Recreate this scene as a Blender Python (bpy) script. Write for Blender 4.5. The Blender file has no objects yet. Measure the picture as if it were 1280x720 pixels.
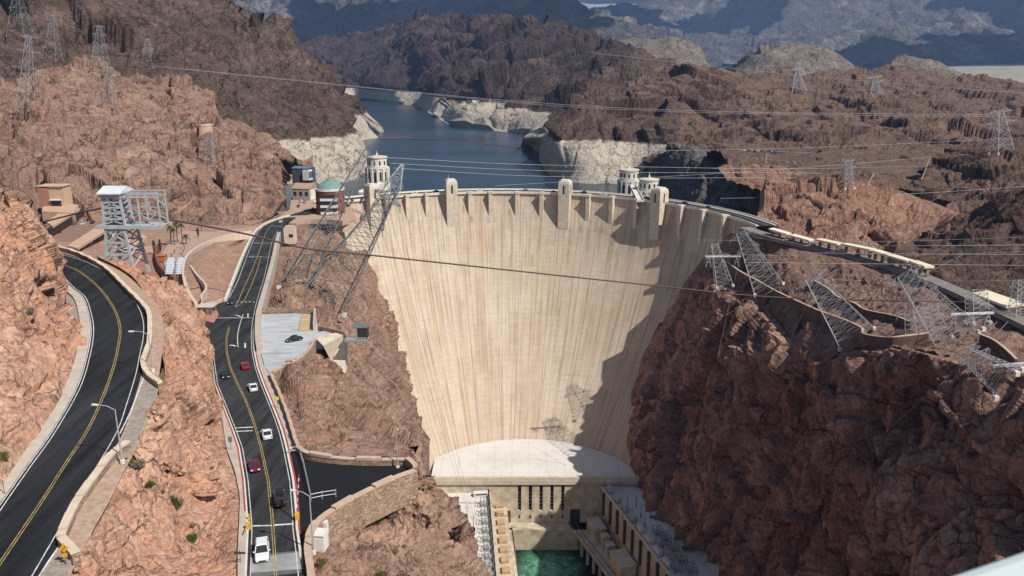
import bpy, bmesh, math, random
import numpy as np
from mathutils import Vector, Matrix
random.seed(7)
R = math.radians
scene = bpy.context.scene
COL = scene.collection
# ------------------------------------------------------------------ camera model (photo pixels 1280x720, focal 1000 px)
CAMZ = 91.0; PITCH = R(15.4); F = 1000.0
SP, CP = math.sin(PITCH), math.cos(PITCH)
def sl(py): return SP + (py - 360.0) / F * CP            # drop per metre of depth
def P(px, py, D):                                         # a point seen at px,py, D metres deep
    x = (px - 640.0) / F; y = (py - 360.0) / F
    return np.array([x * D, D * (CP - y * SP), CAMZ - D * (SP + y * CP)])
def Zd(py, z): return (CAMZ - z) / sl(py)
def PZ(px, py, z): return P(px, py, Zd(py, z))            # the point of height z seen there
def rd(py, dz=0.0): return (56.41 - dz) / (sl(py) - .069)  # depth on the sloping plane of the dam road
def ld(py, dz=0.0): return (54.3 - dz) / (sl(py) + .03)     # ... of the upper road
def RP(px, py, dz=0.0): return P(px, py, rd(py, dz))
def LP(px, py, dz=0.0): return P(px, py, ld(py, dz))
def rz(D): return 27 - .069 * (D - 110)
# ------------------------------------------------------------------ noise
_rng = np.random.RandomState(3)
_perm = _rng.permutation(256); _perm = np.concatenate([_perm, _perm, _perm]).astype(np.int32)
_g = _rng.normal(size=(256, 3)); _g /= np.linalg.norm(_g, axis=1)[:, None]; _g = _g.astype(np.float32)
_rv = _rng.rand(256, 4).astype(np.float32)
def _hash(i, j, k): return _perm[_perm[_perm[i & 255] + (j & 255)] + (k & 255)]
def perlin(p):
    p = np.asarray(p, dtype=np.float32)
    i = np.floor(p).astype(np.int32); f = p - i
    w = f * f * f * (f * (f * 6 - 15) + 10)
    out = 0
    for a in (0, 1):
        wa = w[:, 0] if a else 1 - w[:, 0]
        for b in (0, 1):
            wb = w[:, 1] if b else 1 - w[:, 1]
            for c in (0, 1):
                wc = w[:, 2] if c else 1 - w[:, 2]
                g = _g[_hash(i[:, 0] + a, i[:, 1] + b, i[:, 2] + c)]
                out = out + wa * wb * wc * (g[:, 0] * (f[:, 0] - a) + g[:, 1] * (f[:, 1] - b) + g[:, 2] * (f[:, 2] - c))
    return out * 1.5
def fbm(p, octv=5, gain=.5, ridged=False):
    s = 0; a = 1.0; q = np.array(p, dtype=np.float32)
    for o in range(octv):
        n = perlin(q)
        if ridged: n = 1 - 2 * np.abs(n)
        s = s + a * n; a *= gain; q = q * 2.03 + 17.3
    return s
def worley(p):
    p = np.asarray(p, dtype=np.float32); i = np.floor(p).astype(np.int32); f = p - i
    d1 = np.full(len(p), 9, np.float32); d2 = d1.copy(); rnd = np.zeros(len(p), np.float32); gx = np.zeros((len(p), 3), np.float32)
    for a in (-1, 0, 1):
        for b in (-1, 0, 1):
            for c in (-1, 0, 1):
                v = _rv[_hash(i[:, 0] + a, i[:, 1] + b, i[:, 2] + c)]
                dv = v[:, :3] + np.array([a, b, c], np.float32) - f
                d = np.einsum('ij,ij->i', dv, dv)
                m = d < d1
                d2 = np.where(m, d1, np.minimum(d2, d)); rnd = np.where(m, v[:, 3], rnd)
                gx = np.where(m[:, None], dv, gx); d1 = np.where(m, d, d1)
    return np.sqrt(d1), np.sqrt(d2), rnd, gx
# ------------------------------------------------------------------ object helpers
def tag(o, label=None, cat=None, group=None, kind=None):
    if label: o['label'] = label
    if cat: o['category'] = cat
    if group: o['group'] = group
    if kind: o['kind'] = kind
    return o
def link(name, me, mat=None, parent=None, smooth=False):
    o = bpy.data.objects.new(name, me); COL.objects.link(o)
    if mat is not None:
        for m in (mat if isinstance(mat, (list, tuple)) else [mat]): me.materials.append(m)
    if parent is not None: o.parent = parent
    if smooth: me.polygons.foreach_set('use_smooth', [True] * len(me.polygons))
    return o
def fast_mesh(name, V, Q, tri=False):
    me = bpy.data.meshes.new(name); V = np.asarray(V, dtype=np.float32); Q = np.asarray(Q, dtype=np.int32)
    k = Q.shape[1]
    me.vertices.add(len(V)); me.vertices.foreach_set('co', V.ravel())
    me.loops.add(Q.size); me.loops.foreach_set('vertex_index', Q.ravel())
    me.polygons.add(len(Q)); me.polygons.foreach_set('loop_start', np.arange(0, Q.size, k, dtype=np.int32))
    me.polygons.foreach_set('loop_total', np.full(len(Q), k, np.int32))
    me.update(calc_edges=True); me.validate()
    return me
def grid_quads(nv, nu):
    i = np.arange(nv * nu).reshape(nv, nu)
    return np.stack([i[:-1, :-1], i[:-1, 1:], i[1:, 1:], i[1:, :-1]], -1).reshape(-1, 4)
def cr(A, n, axis=0, lin=False):
    """resample along axis 0 to n samples (Catmull-Rom or linear)"""
    A = np.asarray(A, dtype=np.float64); m = len(A)
    t = np.linspace(0, m - 1, n); i = np.clip(np.floor(t).astype(int), 0, m - 2); f = (t - i).reshape((-1,) + (1,) * (A.ndim - 1))
    g = lambda k: A[np.clip(i + k, 0, m - 1)]
    if lin or m < 3: return g(0) * (1 - f) + g(1) * f
    p0, p1, p2, p3 = g(-1), g(0), g(1), g(2)
    p0 = np.where((i == 0).reshape(f.shape), 2 * p1 - p2, p0); p3 = np.where((i == m - 2).reshape(f.shape), 2 * p2 - p1, p3)
    return .5 * (2 * p1 + (p2 - p0) * f + (2 * p0 - 5 * p1 + 4 * p2 - p3) * f ** 2 + (3 * p1 - p0 - 3 * p2 + p3) * f ** 3)
def empty(name, loc=(0, 0, 0), rz_=0.0):
    o = bpy.data.objects.new(name, None); COL.objects.link(o); o.location = loc; o.rotation_euler = (0, 0, rz_); o.empty_display_size = .5
    return o
def copy_tree(o, parent=None):
    c = o.copy(); COL.objects.link(c)
    if parent is not None: c.parent = parent
    for ch in list(o.children): copy_tree(ch, c)
    return c
class MB:
    """collects boxes, beams, tubes, prisms; build() links them as one mesh object"""
    def __init__(s): s.V = []; s.Fc = []; s.M = []; s.m = 0
    def add(s, vs, fs):
        b = len(s.V); s.V += [tuple(map(float, v)) for v in vs]
        for f in fs: s.Fc.append([b + i for i in f]); s.M.append(s.m)
    def box(s, c, size, rz=0.0, taper=1.0, tilt=None):
        hx, hy, hz = size[0] / 2, size[1] / 2, size[2] / 2; ca, sa = math.cos(rz), math.sin(rz); vs = []
        for z, k in ((-hz, 1), (hz, taper)):
            for x, y in ((-hx, -hy), (hx, -hy), (hx, hy), (-hx, hy)):
                x *= k; y *= k
                vs.append((c[0] + x * ca - y * sa, c[1] + x * sa + y * ca, c[2] + z))
        s.add(vs, [(0, 3, 2, 1), (4, 5, 6, 7), (0, 1, 5, 4), (1, 2, 6, 5), (2, 3, 7, 6), (3, 0, 4, 7)])
    def beam(s, p, q, w, h=None, w2=None, n=4):
        p = np.array(p, float); q = np.array(q, float); d = q - p; L = np.linalg.norm(d)
        if L < 1e-6: return
        d /= L; up = np.array([0, 0, 1.0]) if abs(d[2]) < .9 else np.array([1.0, 0, 0])
        a = np.cross(d, up); a /= np.linalg.norm(a); b = np.cross(a, d); h = h or w; w2 = w2 or w
        vs = []
        for o, k in ((p, w), (q, w2)):
            for i in range(n):
                t = 2 * math.pi * (i + .5) / n; r = .7071 if n == 4 else .5
                vs.append(o + a * (math.cos(t) * k * r) + b * (math.sin(t) * (h if h != w else k) * r))
        s.add(vs, [tuple(range(n))[::-1], tuple(range(n, 2 * n))] + [(i, (i + 1) % n, n + (i + 1) % n, n + i) for i in range(n)])
    def tube(s, pts, r, n=5, close=True):
        pts = np.array(pts, float); m = len(pts); T = np.gradient(pts, axis=0); T /= np.linalg.norm(T, axis=1)[:, None] + 1e-9
        vs = []; rr = np.broadcast_to(r, (m,))
        for i in range(m):
            up = np.array([0, 0, 1.0]) if abs(T[i][2]) < .95 else np.array([0, 1.0, 0])
            a = np.cross(T[i], up); a /= np.linalg.norm(a); b = np.cross(a, T[i])
            for k in range(n):
                t = 2 * math.pi * k / n; vs.append(pts[i] + rr[i] * (a * math.cos(t) + b * math.sin(t)))
        fs = [(i * n + k, i * n + (k + 1) % n, (i + 1) * n + (k + 1) % n, (i + 1) * n + k) for i in range(m - 1) for k in range(n)]
        if close: fs += [tuple(range(n))[::-1], tuple(range((m - 1) * n, m * n))]
        s.add(vs, fs)
    def cyl(s, c, r, h, n=12, r2=None, cap=True):
        r2 = r if r2 is None else r2; vs = []
        for z, k in ((0, r), (h, r2)):
            for i in range(n):
                t = 2 * math.pi * i / n; vs.append((c[0] + k * math.cos(t), c[1] + k * math.sin(t), c[2] + z))
        fs = [(i, (i + 1) % n, n + (i + 1) % n, n + i) for i in range(n)]
        if cap: fs += [tuple(range(n))[::-1], tuple(range(n, 2 * n))]
        s.add(vs, fs)
    def prism(s, poly, z0, z1):
        """vertical prism over a counter-clockwise XY polygon; z0/z1 numbers or per-vertex lists"""
        n = len(poly); a = z0 if isinstance(z0, (list, tuple)) else [z0] * n; b = z1 if isinstance(z1, (list, tuple)) else [z1] * n
        vs = [(p[0], p[1], a[i]) for i, p in enumerate(poly)] + [(p[0], p[1], b[i]) for i, p in enumerate(poly)]
        s.add(vs, [tuple(range(n))[::-1], tuple(range(n, 2 * n))] + [(i, (i + 1) % n, n + (i + 1) % n, n + i) for i in range(n)])
    def ribbon(s, A, B):
        A = [tuple(a) for a in A]; B = [tuple(b) for b in B]; n = len(A)
        s.add(A + B, [(i, i + 1, n + i + 1, n + i) for i in range(n - 1)])
    def wall(s, pts, w, h, z_below=1.0, hs=None):
        """a wall of width w along pts (base points), top h above them"""
        pts = np.array(pts, float); T = np.gradient(pts[:, :2], axis=0); T /= np.linalg.norm(T, axis=1)[:, None] + 1e-9
        N = np.stack([T[:, 1], -T[:, 0]], 1) * w / 2; n = len(pts); hs = np.broadcast_to(h if hs is None else hs, (n,))
        vs = []
        for sg, top in ((1, 0), (-1, 0), (-1, 1), (1, 1)):
            for i in range(n): vs.append((pts[i, 0] + sg * N[i, 0], pts[i, 1] + sg * N[i, 1], pts[i, 2] + (hs[i] if top else -z_below)))
        fs = []
        for k in range(4):
            k2 = (k + 1) % 4
            fs += [(k * n + i, k * n + i + 1, k2 * n + i + 1, k2 * n + i) for i in range(n - 1)]
        fs += [(0, n, 2 * n, 3 * n), (n - 1, 4 * n - 1, 3 * n - 1, 2 * n - 1)]
        s.add(vs, fs)
    def mesh(s, name):
        me = bpy.data.meshes.new(name); me.from_pydata(s.V, [], s.Fc); me.update()
        if any(s.M): me.polygons.foreach_set('material_index', s.M)
        bm = bmesh.new(); bm.from_mesh(me); bmesh.ops.recalc_face_normals(bm, faces=bm.faces); bm.to_mesh(me); bm.free()
        return me
    def build(s, name, mat=None, parent=None, smooth=False):
        return link(name, s.mesh(name), mat, parent, smooth)
def spline(pts, n): return cr(np.array(pts, float), n)
def strip_on(pts, width, n=60, dz=0.0):
    """both edges of a painted strip along 3D points"""
    C = spline(pts, n); T = np.gradient(C[:, :2], axis=0); T /= np.linalg.norm(T, axis=1)[:, None]
    N = np.stack([T[:, 1], -T[:, 0], 0 * T[:, 0]], 1) * width / 2; C = C + np.array([0, 0, dz])
    return C + N, C - N
# ------------------------------------------------------------------ materials
def new_mat(name):
    m = bpy.data.materials.new(name); m.use_nodes = True; nt = m.node_tree; nt.nodes.clear()
    out = nt.nodes.new('ShaderNodeOutputMaterial'); b = nt.nodes.new('ShaderNodeBsdfPrincipled'); nt.links.new(b.outputs[0], out.inputs[0])
    return m, nt, b
def nd(nt, t, ins=None, **kw):
    n = nt.nodes.new('ShaderNode' + t)
    for k, v in kw.items(): setattr(n, k, v)
    for k, v in (ins or {}).items():
        s_ = n.inputs[k]
        if isinstance(v, bpy.types.NodeSocket): nt.links.new(v, s_)
        else: s_.default_value = v
    return n
def c4(c): return (c[0], c[1], c[2], 1.0)
def mixc(nt, fac, a, b, mode='MIX'):
    n = nd(nt, 'Mix', data_type='RGBA', blend_type=mode)
    for idx, v in ((0, fac), (6, a), (7, b)):
        if isinstance(v, bpy.types.NodeSocket): nt.links.new(v, n.inputs[idx])
        else: n.inputs[idx].default_value = c4(v) if isinstance(v, (tuple, list)) else v
    return n.outputs[2]
def mth(nt, op, a, b=0.0, c=None):
    n = nd(nt, 'Math', operation=op)
    for i, v in enumerate((a, b) if c is None else (a, b, c)):
        if isinstance(v, bpy.types.NodeSocket): nt.links.new(v, n.inputs[i])
        else: n.inputs[i].default_value = v
    return n.outputs[0]
def mr(nt, v, a, b, c=0.0, d=1.0):
    n = nd(nt, 'MapRange', {'Value': v, 'From Min': a, 'From Max': b, 'To Min': c, 'To Max': d}); return n.outputs[0]
def noise(nt, vec, scale, detail=4.0, rough=.55): return nd(nt, 'TexNoise', {'Vector': vec, 'Scale': scale, 'Detail': detail, 'Roughness': rough}).outputs['Fac']
def pos(nt, sx=1.0, sy=1.0, sz=1.0):
    g = nd(nt, 'NewGeometry').outputs['Position']
    if (sx, sy, sz) == (1.0, 1.0, 1.0): return g
    return nd(nt, 'VectorMath', {0: g, 1: (sx, sy, sz)}, operation='MULTIPLY').outputs[0]
def simple(name, col, rough=.7, var=.12, scale=1.0, metal=0.0, bump=0.0, spec=.3, obj=False):
    m, nt, b = new_mat(name)
    v = nd(nt, 'TexCoord').outputs['Object'] if obj else pos(nt)
    f = noise(nt, v, scale, 5.0)
    k = mr(nt, f, .3, .7, 1 - var, 1 + var)
    nt.links.new(mixc(nt, 1.0, col, nd(nt, 'CombineColor', {0: k, 1: k, 2: k}).outputs[0], 'MULTIPLY'), b.inputs['Base Color'])
    b.inputs['Roughness'].default_value = rough; b.inputs['Metallic'].default_value = metal; b.inputs['Specular IOR Level'].default_value = spec
    if bump: nt.links.new(nd(nt, 'Bump', {'Height': f, 'Strength': 1.0, 'Distance': bump}).outputs[0], b.inputs['Normal'])
    return m
def rock_mat(name, cols, L, ring=None, streak=.5, bump=1.0, dark=(.05, .038, .034), fine=1.0, top=None):
    """cols: three rock tones; L: size in metres of the colour patches; ring: height of the pale high-water mark"""
    m, nt, b = new_mat(name); p = pos(nt)
    big = noise(nt, p, 1 / L, 5.0, .6); med = noise(nt, p, 4.3 / L, 6.0, .65); fin = noise(nt, p, 22 / L * fine, 6.0, .7)
    ramp = nd(nt, 'ValToRGB', {'Fac': mth(nt, 'ADD', mth(nt, 'MULTIPLY', big, .6), mth(nt, 'MULTIPLY', med, .4))})
    e = ramp.color_ramp.elements; e[0].position = .36; e[0].color = c4(cols[0]); e[1].position = .64; e[1].color = c4(cols[2]); k = e.new(.5); k.color = c4(cols[1])
    c = ramp.outputs[0]
    st = noise(nt, pos(nt, 1.0, 1.0, .22), 5.5 / L, 6.0, .65)
    c = mixc(nt, mr(nt, st, .54, .70, 0, streak), c, dark)
    kf = mr(nt, fin, .28, .72, .55, 1.42)
    c = mixc(nt, 1.0, c, nd(nt, 'CombineColor', {0: kf, 1: kf, 2: kf}).outputs[0], 'MULTIPLY')
    wv = nd(nt, 'VectorMath', {0: nd(nt, 'VectorMath', {0: nd(nt, 'VectorRotate', {'Vector': p, 'Rotation': (.5, .35, .6)}, rotation_type='EULER_XYZ').outputs[0], 1: (1.15, .45, .62)}, operation='MULTIPLY').outputs[0], 1: nd(nt, 'VectorMath', {0: nd(nt, 'TexNoise', {'Vector': p, 'Scale': 3 / L, 'Detail': 5.0, 'Roughness': .6}).outputs['Color'], 1: (.34 * L,) * 3}, operation='MULTIPLY').outputs[0]}, operation='ADD').outputs[0]
    fr1 = nd(nt, 'TexVoronoi', {'Vector': wv, 'Scale': 1.9 / L}, feature='DISTANCE_TO_EDGE').outputs['Distance']; fr2 = nd(nt, 'TexVoronoi', {'Vector': wv, 'Scale': 6.5 / L}, feature='DISTANCE_TO_EDGE').outputs['Distance']
    msk = mr(nt, noise(nt, p, 2.2 / L, 4.0), .42, .60)
    crk = mth(nt, 'MAXIMUM', mth(nt, 'MULTIPLY', mr(nt, fr1, 0, .018, .65, 0), msk), mth(nt, 'MULTIPLY', mr(nt, fr2, 0, .035, .45, 0), mr(nt, noise(nt, p, 3.7 / L, 4.0), .46, .62)))
    pale = noise(nt, p, 1.7 / L, 7.0, .7); c = mixc(nt, mr(nt, pale, .58, .72, 0, .55), c, tuple(min(.8, v * 1.45 + .02) for v in cols[2]))
    c = mixc(nt, crk, c, dark)
    if top is not None:      # paler dust lying on the flat ground
        nz = nd(nt, 'SeparateXYZ', {0: nd(nt, 'NewGeometry').outputs['Normal']}).outputs[2]
        c = mixc(nt, mr(nt, mth(nt, 'ADD', nz, mth(nt, 'MULTIPLY', med, .35)), .88, 1.1, 0, .75), c, top)
    if ring is not None:
        z = nd(nt, 'SeparateXYZ', {0: p}).outputs[2]
        zn = mth(nt, 'ADD', z, mr(nt, noise(nt, p, 3 / L, 4.0), .3, .7, -2.2, 2.2))
        rc = mixc(nt, mr(nt, st, .48, .70, 0, .4), mixc(nt, mr(nt, med, .35, .65), (.45, .39, .315), (.56, .50, .41)), (.38, .32, .26))
        bd = noise(nt, pos(nt, .012, .012, .42), 1.0, 3.0, .6); rc = mixc(nt, mr(nt, bd, .45, .65, 0, .45), rc, (.42, .36, .29))
        c = mixc(nt, mr(nt, zn, ring - 1.2, ring + 1.2, 1, 0), c, rc)
    nt.links.new(c, b.inputs['Base Color']); b.inputs['Roughness'].default_value = .92; b.inputs['Specular IOR Level'].default_value = .12
    vo = nd(nt, 'TexVoronoi', {'Vector': p, 'Scale': 12 / L * fine}, feature='DISTANCE_TO_EDGE').outputs['Distance']
    h = mth(nt, 'ADD', mth(nt, 'MULTIPLY', fin, 1.0), mth(nt, 'ADD', mth(nt, 'MULTIPLY', med, 2.0), mth(nt, 'SUBTRACT', mth(nt, 'MULTIPLY', mth(nt, 'MINIMUM', vo, .25), .8), mth(nt, 'MULTIPLY', crk, 2.0))))
    nt.links.new(nd(nt, 'Bump', {'Height': h, 'Strength': 1.0, 'Distance': bump * L / 22}).outputs[0], b.inputs['Normal'])
    return m
# ------------------------------------------------------------------ terrain sheets
def sm01(t): t = np.clip(t, 0, 1); return t * t * (3 - 2 * t)
def patch(name, rows, nu, nv, mat, amp=1.0, L=20.0, blk=.5, zsq=1.0, fade=(0, 0, 0, 0), skirt=None, skirt_u=None, lin=False, ridg=True, seed=0, fine=1.0, kind='structure', octv=6, ring=None, wfun=None, bigk=.8, det=1.0):
    G = []
    for r in rows:
        a = np.array([(q[0], q[1], 1.0 / q[2]) for q in r], float)
        G.append(cr(a, nu, lin=lin))
    G = cr(np.array(G), nv, lin=lin)                      # nv,nu,3
    x = (G[..., 0] - 640) / F; y = (G[..., 1] - 360) / F; D = 1 / np.maximum(G[..., 2], 2e-5)
    V = np.stack([x * D, D * (CP - y * SP), CAMZ - D * (SP + y * CP)], -1)
    U0, U1, V0, V1 = fade
    uu = np.linspace(0, 1, nu)[None, :]; vv = np.linspace(0, 1, nv)[:, None]
    w = np.ones((nv, nu))
    sm = lambda t: np.clip(t, 0, 1) ** 2 * (3 - 2 * np.clip(t, 0, 1))
    if U0: w = w * sm(uu / U0)
    if U1: w = w * sm((1 - uu) / U1)
    if V0: w = w * sm(vv / V0)
    if V1: w = w * sm((1 - vv) / V1)
    if wfun is not None: w = w * wfun(uu, vv)
    if skirt is not None:
        base = V[-1:].copy(); k = 14; add = [base + np.array(skirt, float) * (i / k) for i in range(1, k + 1)]
        V = np.concatenate([V] + add, 0); w = np.concatenate([w] + [np.ones((1, nu)) * .8] * k, 0)
    if skirt_u is not None:
        base = V[:, -1:].copy(); k = 14; add = [base + np.array(skirt_u, float) * (i / k) for i in range(1, k + 1)]
        V = np.concatenate([V] + add, 1); w = np.concatenate([w] + [np.ones((V.shape[0], 1)) * .8] * k, 1)
    n1, n0 = V.shape[:2]
    du = np.gradient(V, axis=1); dv = np.gradient(V, axis=0); N = np.cross(du, dv); N /= np.linalg.norm(N, axis=-1, keepdims=True) + 1e-9
    toc = np.array([0, 0, CAMZ]) - V
    N *= np.sign((N * toc).sum(-1, keepdims=True) + 1e-9)
    p = V.reshape(-1, 3); q = (p + seed * 91.7) * np.array([1, 1, zsq]) / L
    big = fbm(q * .42, 3)
    h = bigk * big + .17 * (fbm(q * 1.5, octv, .58, ridg) - (.4 if ridg else 0))
    if blk:
        wq = q + .10 * np.stack([perlin(q * 1.3), perlin(q * 1.3 + 9), perlin(q * 1.3 + 31)], 1)
        for sc, a, ad in ((.42, 1.55, 0), (.95, .95, 5), (2.3, .42, 11), (5.6, .16, 23)):
            f1, f2, rn, gx = worley(wq * sc + ad); t = rn * 6.28 * 7; z_ = (rn * 53) % 1 * 2 - 1
            dr = np.stack([np.cos(t), np.sin(t), z_], 1)
            h = h + blk * a * (det if sc > 1.5 else 1.0) * (1.0 * (rn - .5) + 1.35 * (gx * dr).sum(1) - .30 * np.exp(-(f2 - f1) * 26))
    if ring is not None:
        h = h * np.where(p[:, 2] < ring, .30, 1.0)
    h = (h * amp).reshape(n1, n0, 1) * w[..., None]
    V = V + N * h
    Q = grid_quads(n1, n0)
    me = fast_mesh(name, V.reshape(-1, 3), Q)
    o = link(name, me, mat); tag(o, kind=kind)
    return o
M = {}
M['pink'] = rock_mat('pink_rock', [(.56, .29, .18), (.46, .27, .19), (.62, .395, .28)], 16, streak=.25, bump=.5, dark=(.20, .12, .09))
M['gravelpink'] = rock_mat('pink_rubble', [(.40, .23, .16), (.36, .22, .16), (.45, .30, .22)], 7, streak=.15, bump=.5, dark=(.20, .12, .09))
M['rim'] = rock_mat('rim_rock', [(.37, .21, .145), (.28, .18, .135), (.45, .29, .21)], 14, streak=.55, bump=.6, dark=(.10, .07, .06))
M['cliff'] = rock_mat('dark_red_cliff', [(.43, .235, .17), (.31, .185, .145), (.55, .34, .245)], 28, streak=.65, bump=.9, dark=(.045, .034, .033))
M['bench'] = rock_mat('bench_rock', [(.25, .145, .11), (.22, .14, .11), (.32, .20, .15)], 12, streak=.4, bump=.6, dark=(.09, .06, .05))
M['roadhill'] = rock_mat('brown_hill_rock', [(.13, .078, .06), (.10, .066, .054), (.19, .12, .09)], 26, streak=.6, bump=.8, dark=(.035, .028, .026))  # brown rock, its tones darkened to stand in for the slope's shade
M['shore'] = rock_mat('grey_shore_rock', [(.17, .155, .14), (.12, .11, .105), (.25, .23, .205)], 26, streak=.6, bump=1.0, dark=(.045, .04, .04))
M['orange'] = rock_mat('orange_bluff', [(.30, .16, .11), (.26, .15, .11), (.36, .22, .155)], 22, streak=.6, bump=.6, dark=(.06, .04, .035))
M['hill'] = rock_mat('hill_rock', [(.30, .175, .125), (.25, .16, .12), (.38, .25, .18)], 40, streak=.6, bump=.6, dark=(.08, .055, .048))
M['dark'] = rock_mat('dark_hill', [(.135, .088, .068), (.105, .073, .06), (.185, .128, .10)], 70, ring=-6, streak=.7, bump=.8, dark=(.04, .03, .028))
M['mid'] = rock_mat('mid_mountain', [(.078, .050, .042), (.06, .043, .039), (.12, .08, .062)], 160, ring=-6, streak=.6, bump=.8, dark=(.03, .025, .026))
M['promontory'] = rock_mat('promontory_rock', [(.125, .078, .06), (.10, .07, .058), (.17, .115, .088)], 60, ring=-6, streak=.6, bump=.8, dark=(.035, .028, .026))
M['mesa'] = rock_mat('mesa_ground', [(.075, .05, .042), (.115, .075, .06), (.20, .128, .094)], 95, streak=.75, bump=.8, dark=(.035, .028, .026), top=(.19, .125, .092))  # darkest tone is painted in for the shadows of the escarpments
M['grey'] = rock_mat('grey_hill', [(.20, .165, .13), (.15, .125, .105), (.26, .215, .165)], 150, streak=.6, bump=.6, dark=(.05, .045, .04))
M['far'] = rock_mat('far_mountain', [(.17, .145, .135), (.10, .09, .09), (.30, .265, .235)], 700, streak=.7, bump=1.2, dark=(.07, .065, .065))
M['sand'] = rock_mat('pale_sand', [(.34, .32, .27), (.28, .26, .22), (.42, .39, .33)], 300, streak=.1, bump=.1)

def with_d(pts, fn, dz=0.0): return [(x, y, fn(y, dz)) for x, y in pts]
# --- far ranges
patch('far_mountain', [[(230, 82, 6200), (330, 70, 6200), (420, 62, 6200), (500, 62, 6200), (600, 62, 6000), (700, 66, 5800), (780, 72, 5600), (850, 80, 5400)],
                       [(230, 48, 6900), (330, 45, 6900), (420, 42, 7000), (500, 36, 7000), (600, 30, 6900), (690, 38, 6500), (770, 60, 6000), (850, 74, 5600)],
                       [(230, -20, 7600), (330, -10, 7700), (420, -12, 7900), (500, -18, 7900), (600, -14, 7600), (685, -6, 7200), (752, 42, 6700), (850, 68, 6200)],
                       [(230, -60, 8200), (330, -60, 8400), (420, -60, 8600), (500, -60, 8600), (600, -45, 8300), (694, -18, 7700), (735, 12, 7200), (850, 60, 6600)]],
      240, 110, M['far'], amp=150, L=520, blk=0.3, skirt=(0, 2500, -900), zsq=0.6, seed=1)
patch('far_range', [[(680, 86, 9000), (800, 86, 9000), (900, 84, 8800), (1000, 82, 8800), (1150, 82, 8800), (1320, 82, 8800)],
                    [(680, 50, 11500), (800, 45, 11500), (900, 50, 11000), (1000, 42, 11000), (1150, 36, 11000), (1320, 30, 11000)],
                    [(680, 22, 13500), (740, 9.5, 13500), (790, 7, 13500), (860, -14, 13500), (1000, -30, 13000), (1150, -38, 13000), (1320, -45, 13000)]],
      260, 110, M['far'], amp=220, L=900, blk=0.3, skirt=(0, 4000, -1500), zsq=0.6, seed=2, fade=(0, 0, 0, .12))
patch('far_ridge', [[(1020, 88, 7600), (1080, 86, 7600), (1150, 85, 7600), (1220, 84, 7600), (1330, 84, 7600)],
                    [(1020, 76, 8000), (1085, 62, 8100), (1150, 60, 8200), (1220, 62, 8200), (1330, 60, 8200)],
                    [(1040, 70, 8300), (1080, 50, 8500), (1115, 37, 8600), (1200, 45, 8600), (1330, 41, 8600)]],
      180, 60, M['far'], amp=90, L=500, blk=0.3, skirt=(0, 1500, -600), seed=3)
patch('sand_flat', [[(1165, 112, 2700), (1240, 112, 2700), (1330, 112, 2700)], [(1170, 94, 4500), (1240, 92, 4500), (1330, 90, 4500)], [(1185, 82, 7400), (1240, 80, 7500), (1330, 79, 7500)]], 80, 40, M['sand'], amp=8, L=400, blk=0)
for nm, ridge, base, Dd, sd in (('tan_hill', [(750, 62), (770, 52), (800, 51), (825, 50), (840, 46), (858, 53), (872, 60), (882, 74), (892, 86)], 98, 3300, 4),
                                ('grey_hill', [(918, 84), (940, 68), (958, 60), (985, 57), (1012, 60), (1035, 68), (1052, 80), (1070, 92)], 104, 2900, 5),
                                ('grey_hill', [(1095, 88), (1112, 79), (1135, 75), (1165, 79), (1188, 86), (1205, 94), (1220, 102)], 108, 2700, 6)):
    patch(nm, [[(x, base, Dd * .93) for x, y in ridge], [(x, (y + base) / 2, Dd * .97) for x, y in ridge], [(x, y, Dd * 1.03) for x, y in ridge]], 130, 46, M['grey'], amp=16, L=150, blk=.35, skirt=(0, 500, -90), seed=sd)
# --- across the lake
wl = lambda y: 145 / sl(y)
patch('lakeside_mountain', [[(x, y, wl(y)) for x, y in ((425, 124), (446, 123), (460, 125), (495, 129.5), (520, 133), (540, 143), (566, 157), (600, 161), (640, 166), (690, 172), (740, 180))],
                   [(425, 104, 4000), (442, 104, 3950), (460, 106, 3720), (495, 110, 3420), (526, 115, 3200), (545, 124, 2650), (576, 131, 2130), (605, 134, 2020), (645, 138, 1900), (695, 143, 1800), (740, 152, 1700)],
                   [(395, 84, 4200), (430, 80, 4150), (462, 78, 4000), (500, 80, 3700), (530, 82, 3400), (555, 92, 2900), (590, 98, 2500), (620, 100, 2350), (660, 105, 2200), (715, 112, 2050), (770, 120, 1950)],
                   [(374, 68, 4500), (405, 60, 4450), (440, 55, 4350), (480, 52, 4150), (515, 50, 3800), (560, 55, 3400), (595, 58, 3100), (635, 62, 2900), (690, 68, 2650), (745, 78, 2450), (800, 95, 2250)],
                   [(352, 60, 4900), (395, 54, 4800), (440, 45, 4700), (480, 35, 4500), (512, 24, 4300), (560, 25, 3900), (598, 19, 3600), (635, 27, 3400), (690, 29, 3100), (740, 44, 2900), (802, 73, 2700)]],
      420, 190, M['mid'], amp=46, L=215, blk=0.55, skirt=(60, 700, -260), ring=-4, zsq=0.7, seed=7, fade=(0, 0, .03, 0))
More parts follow.
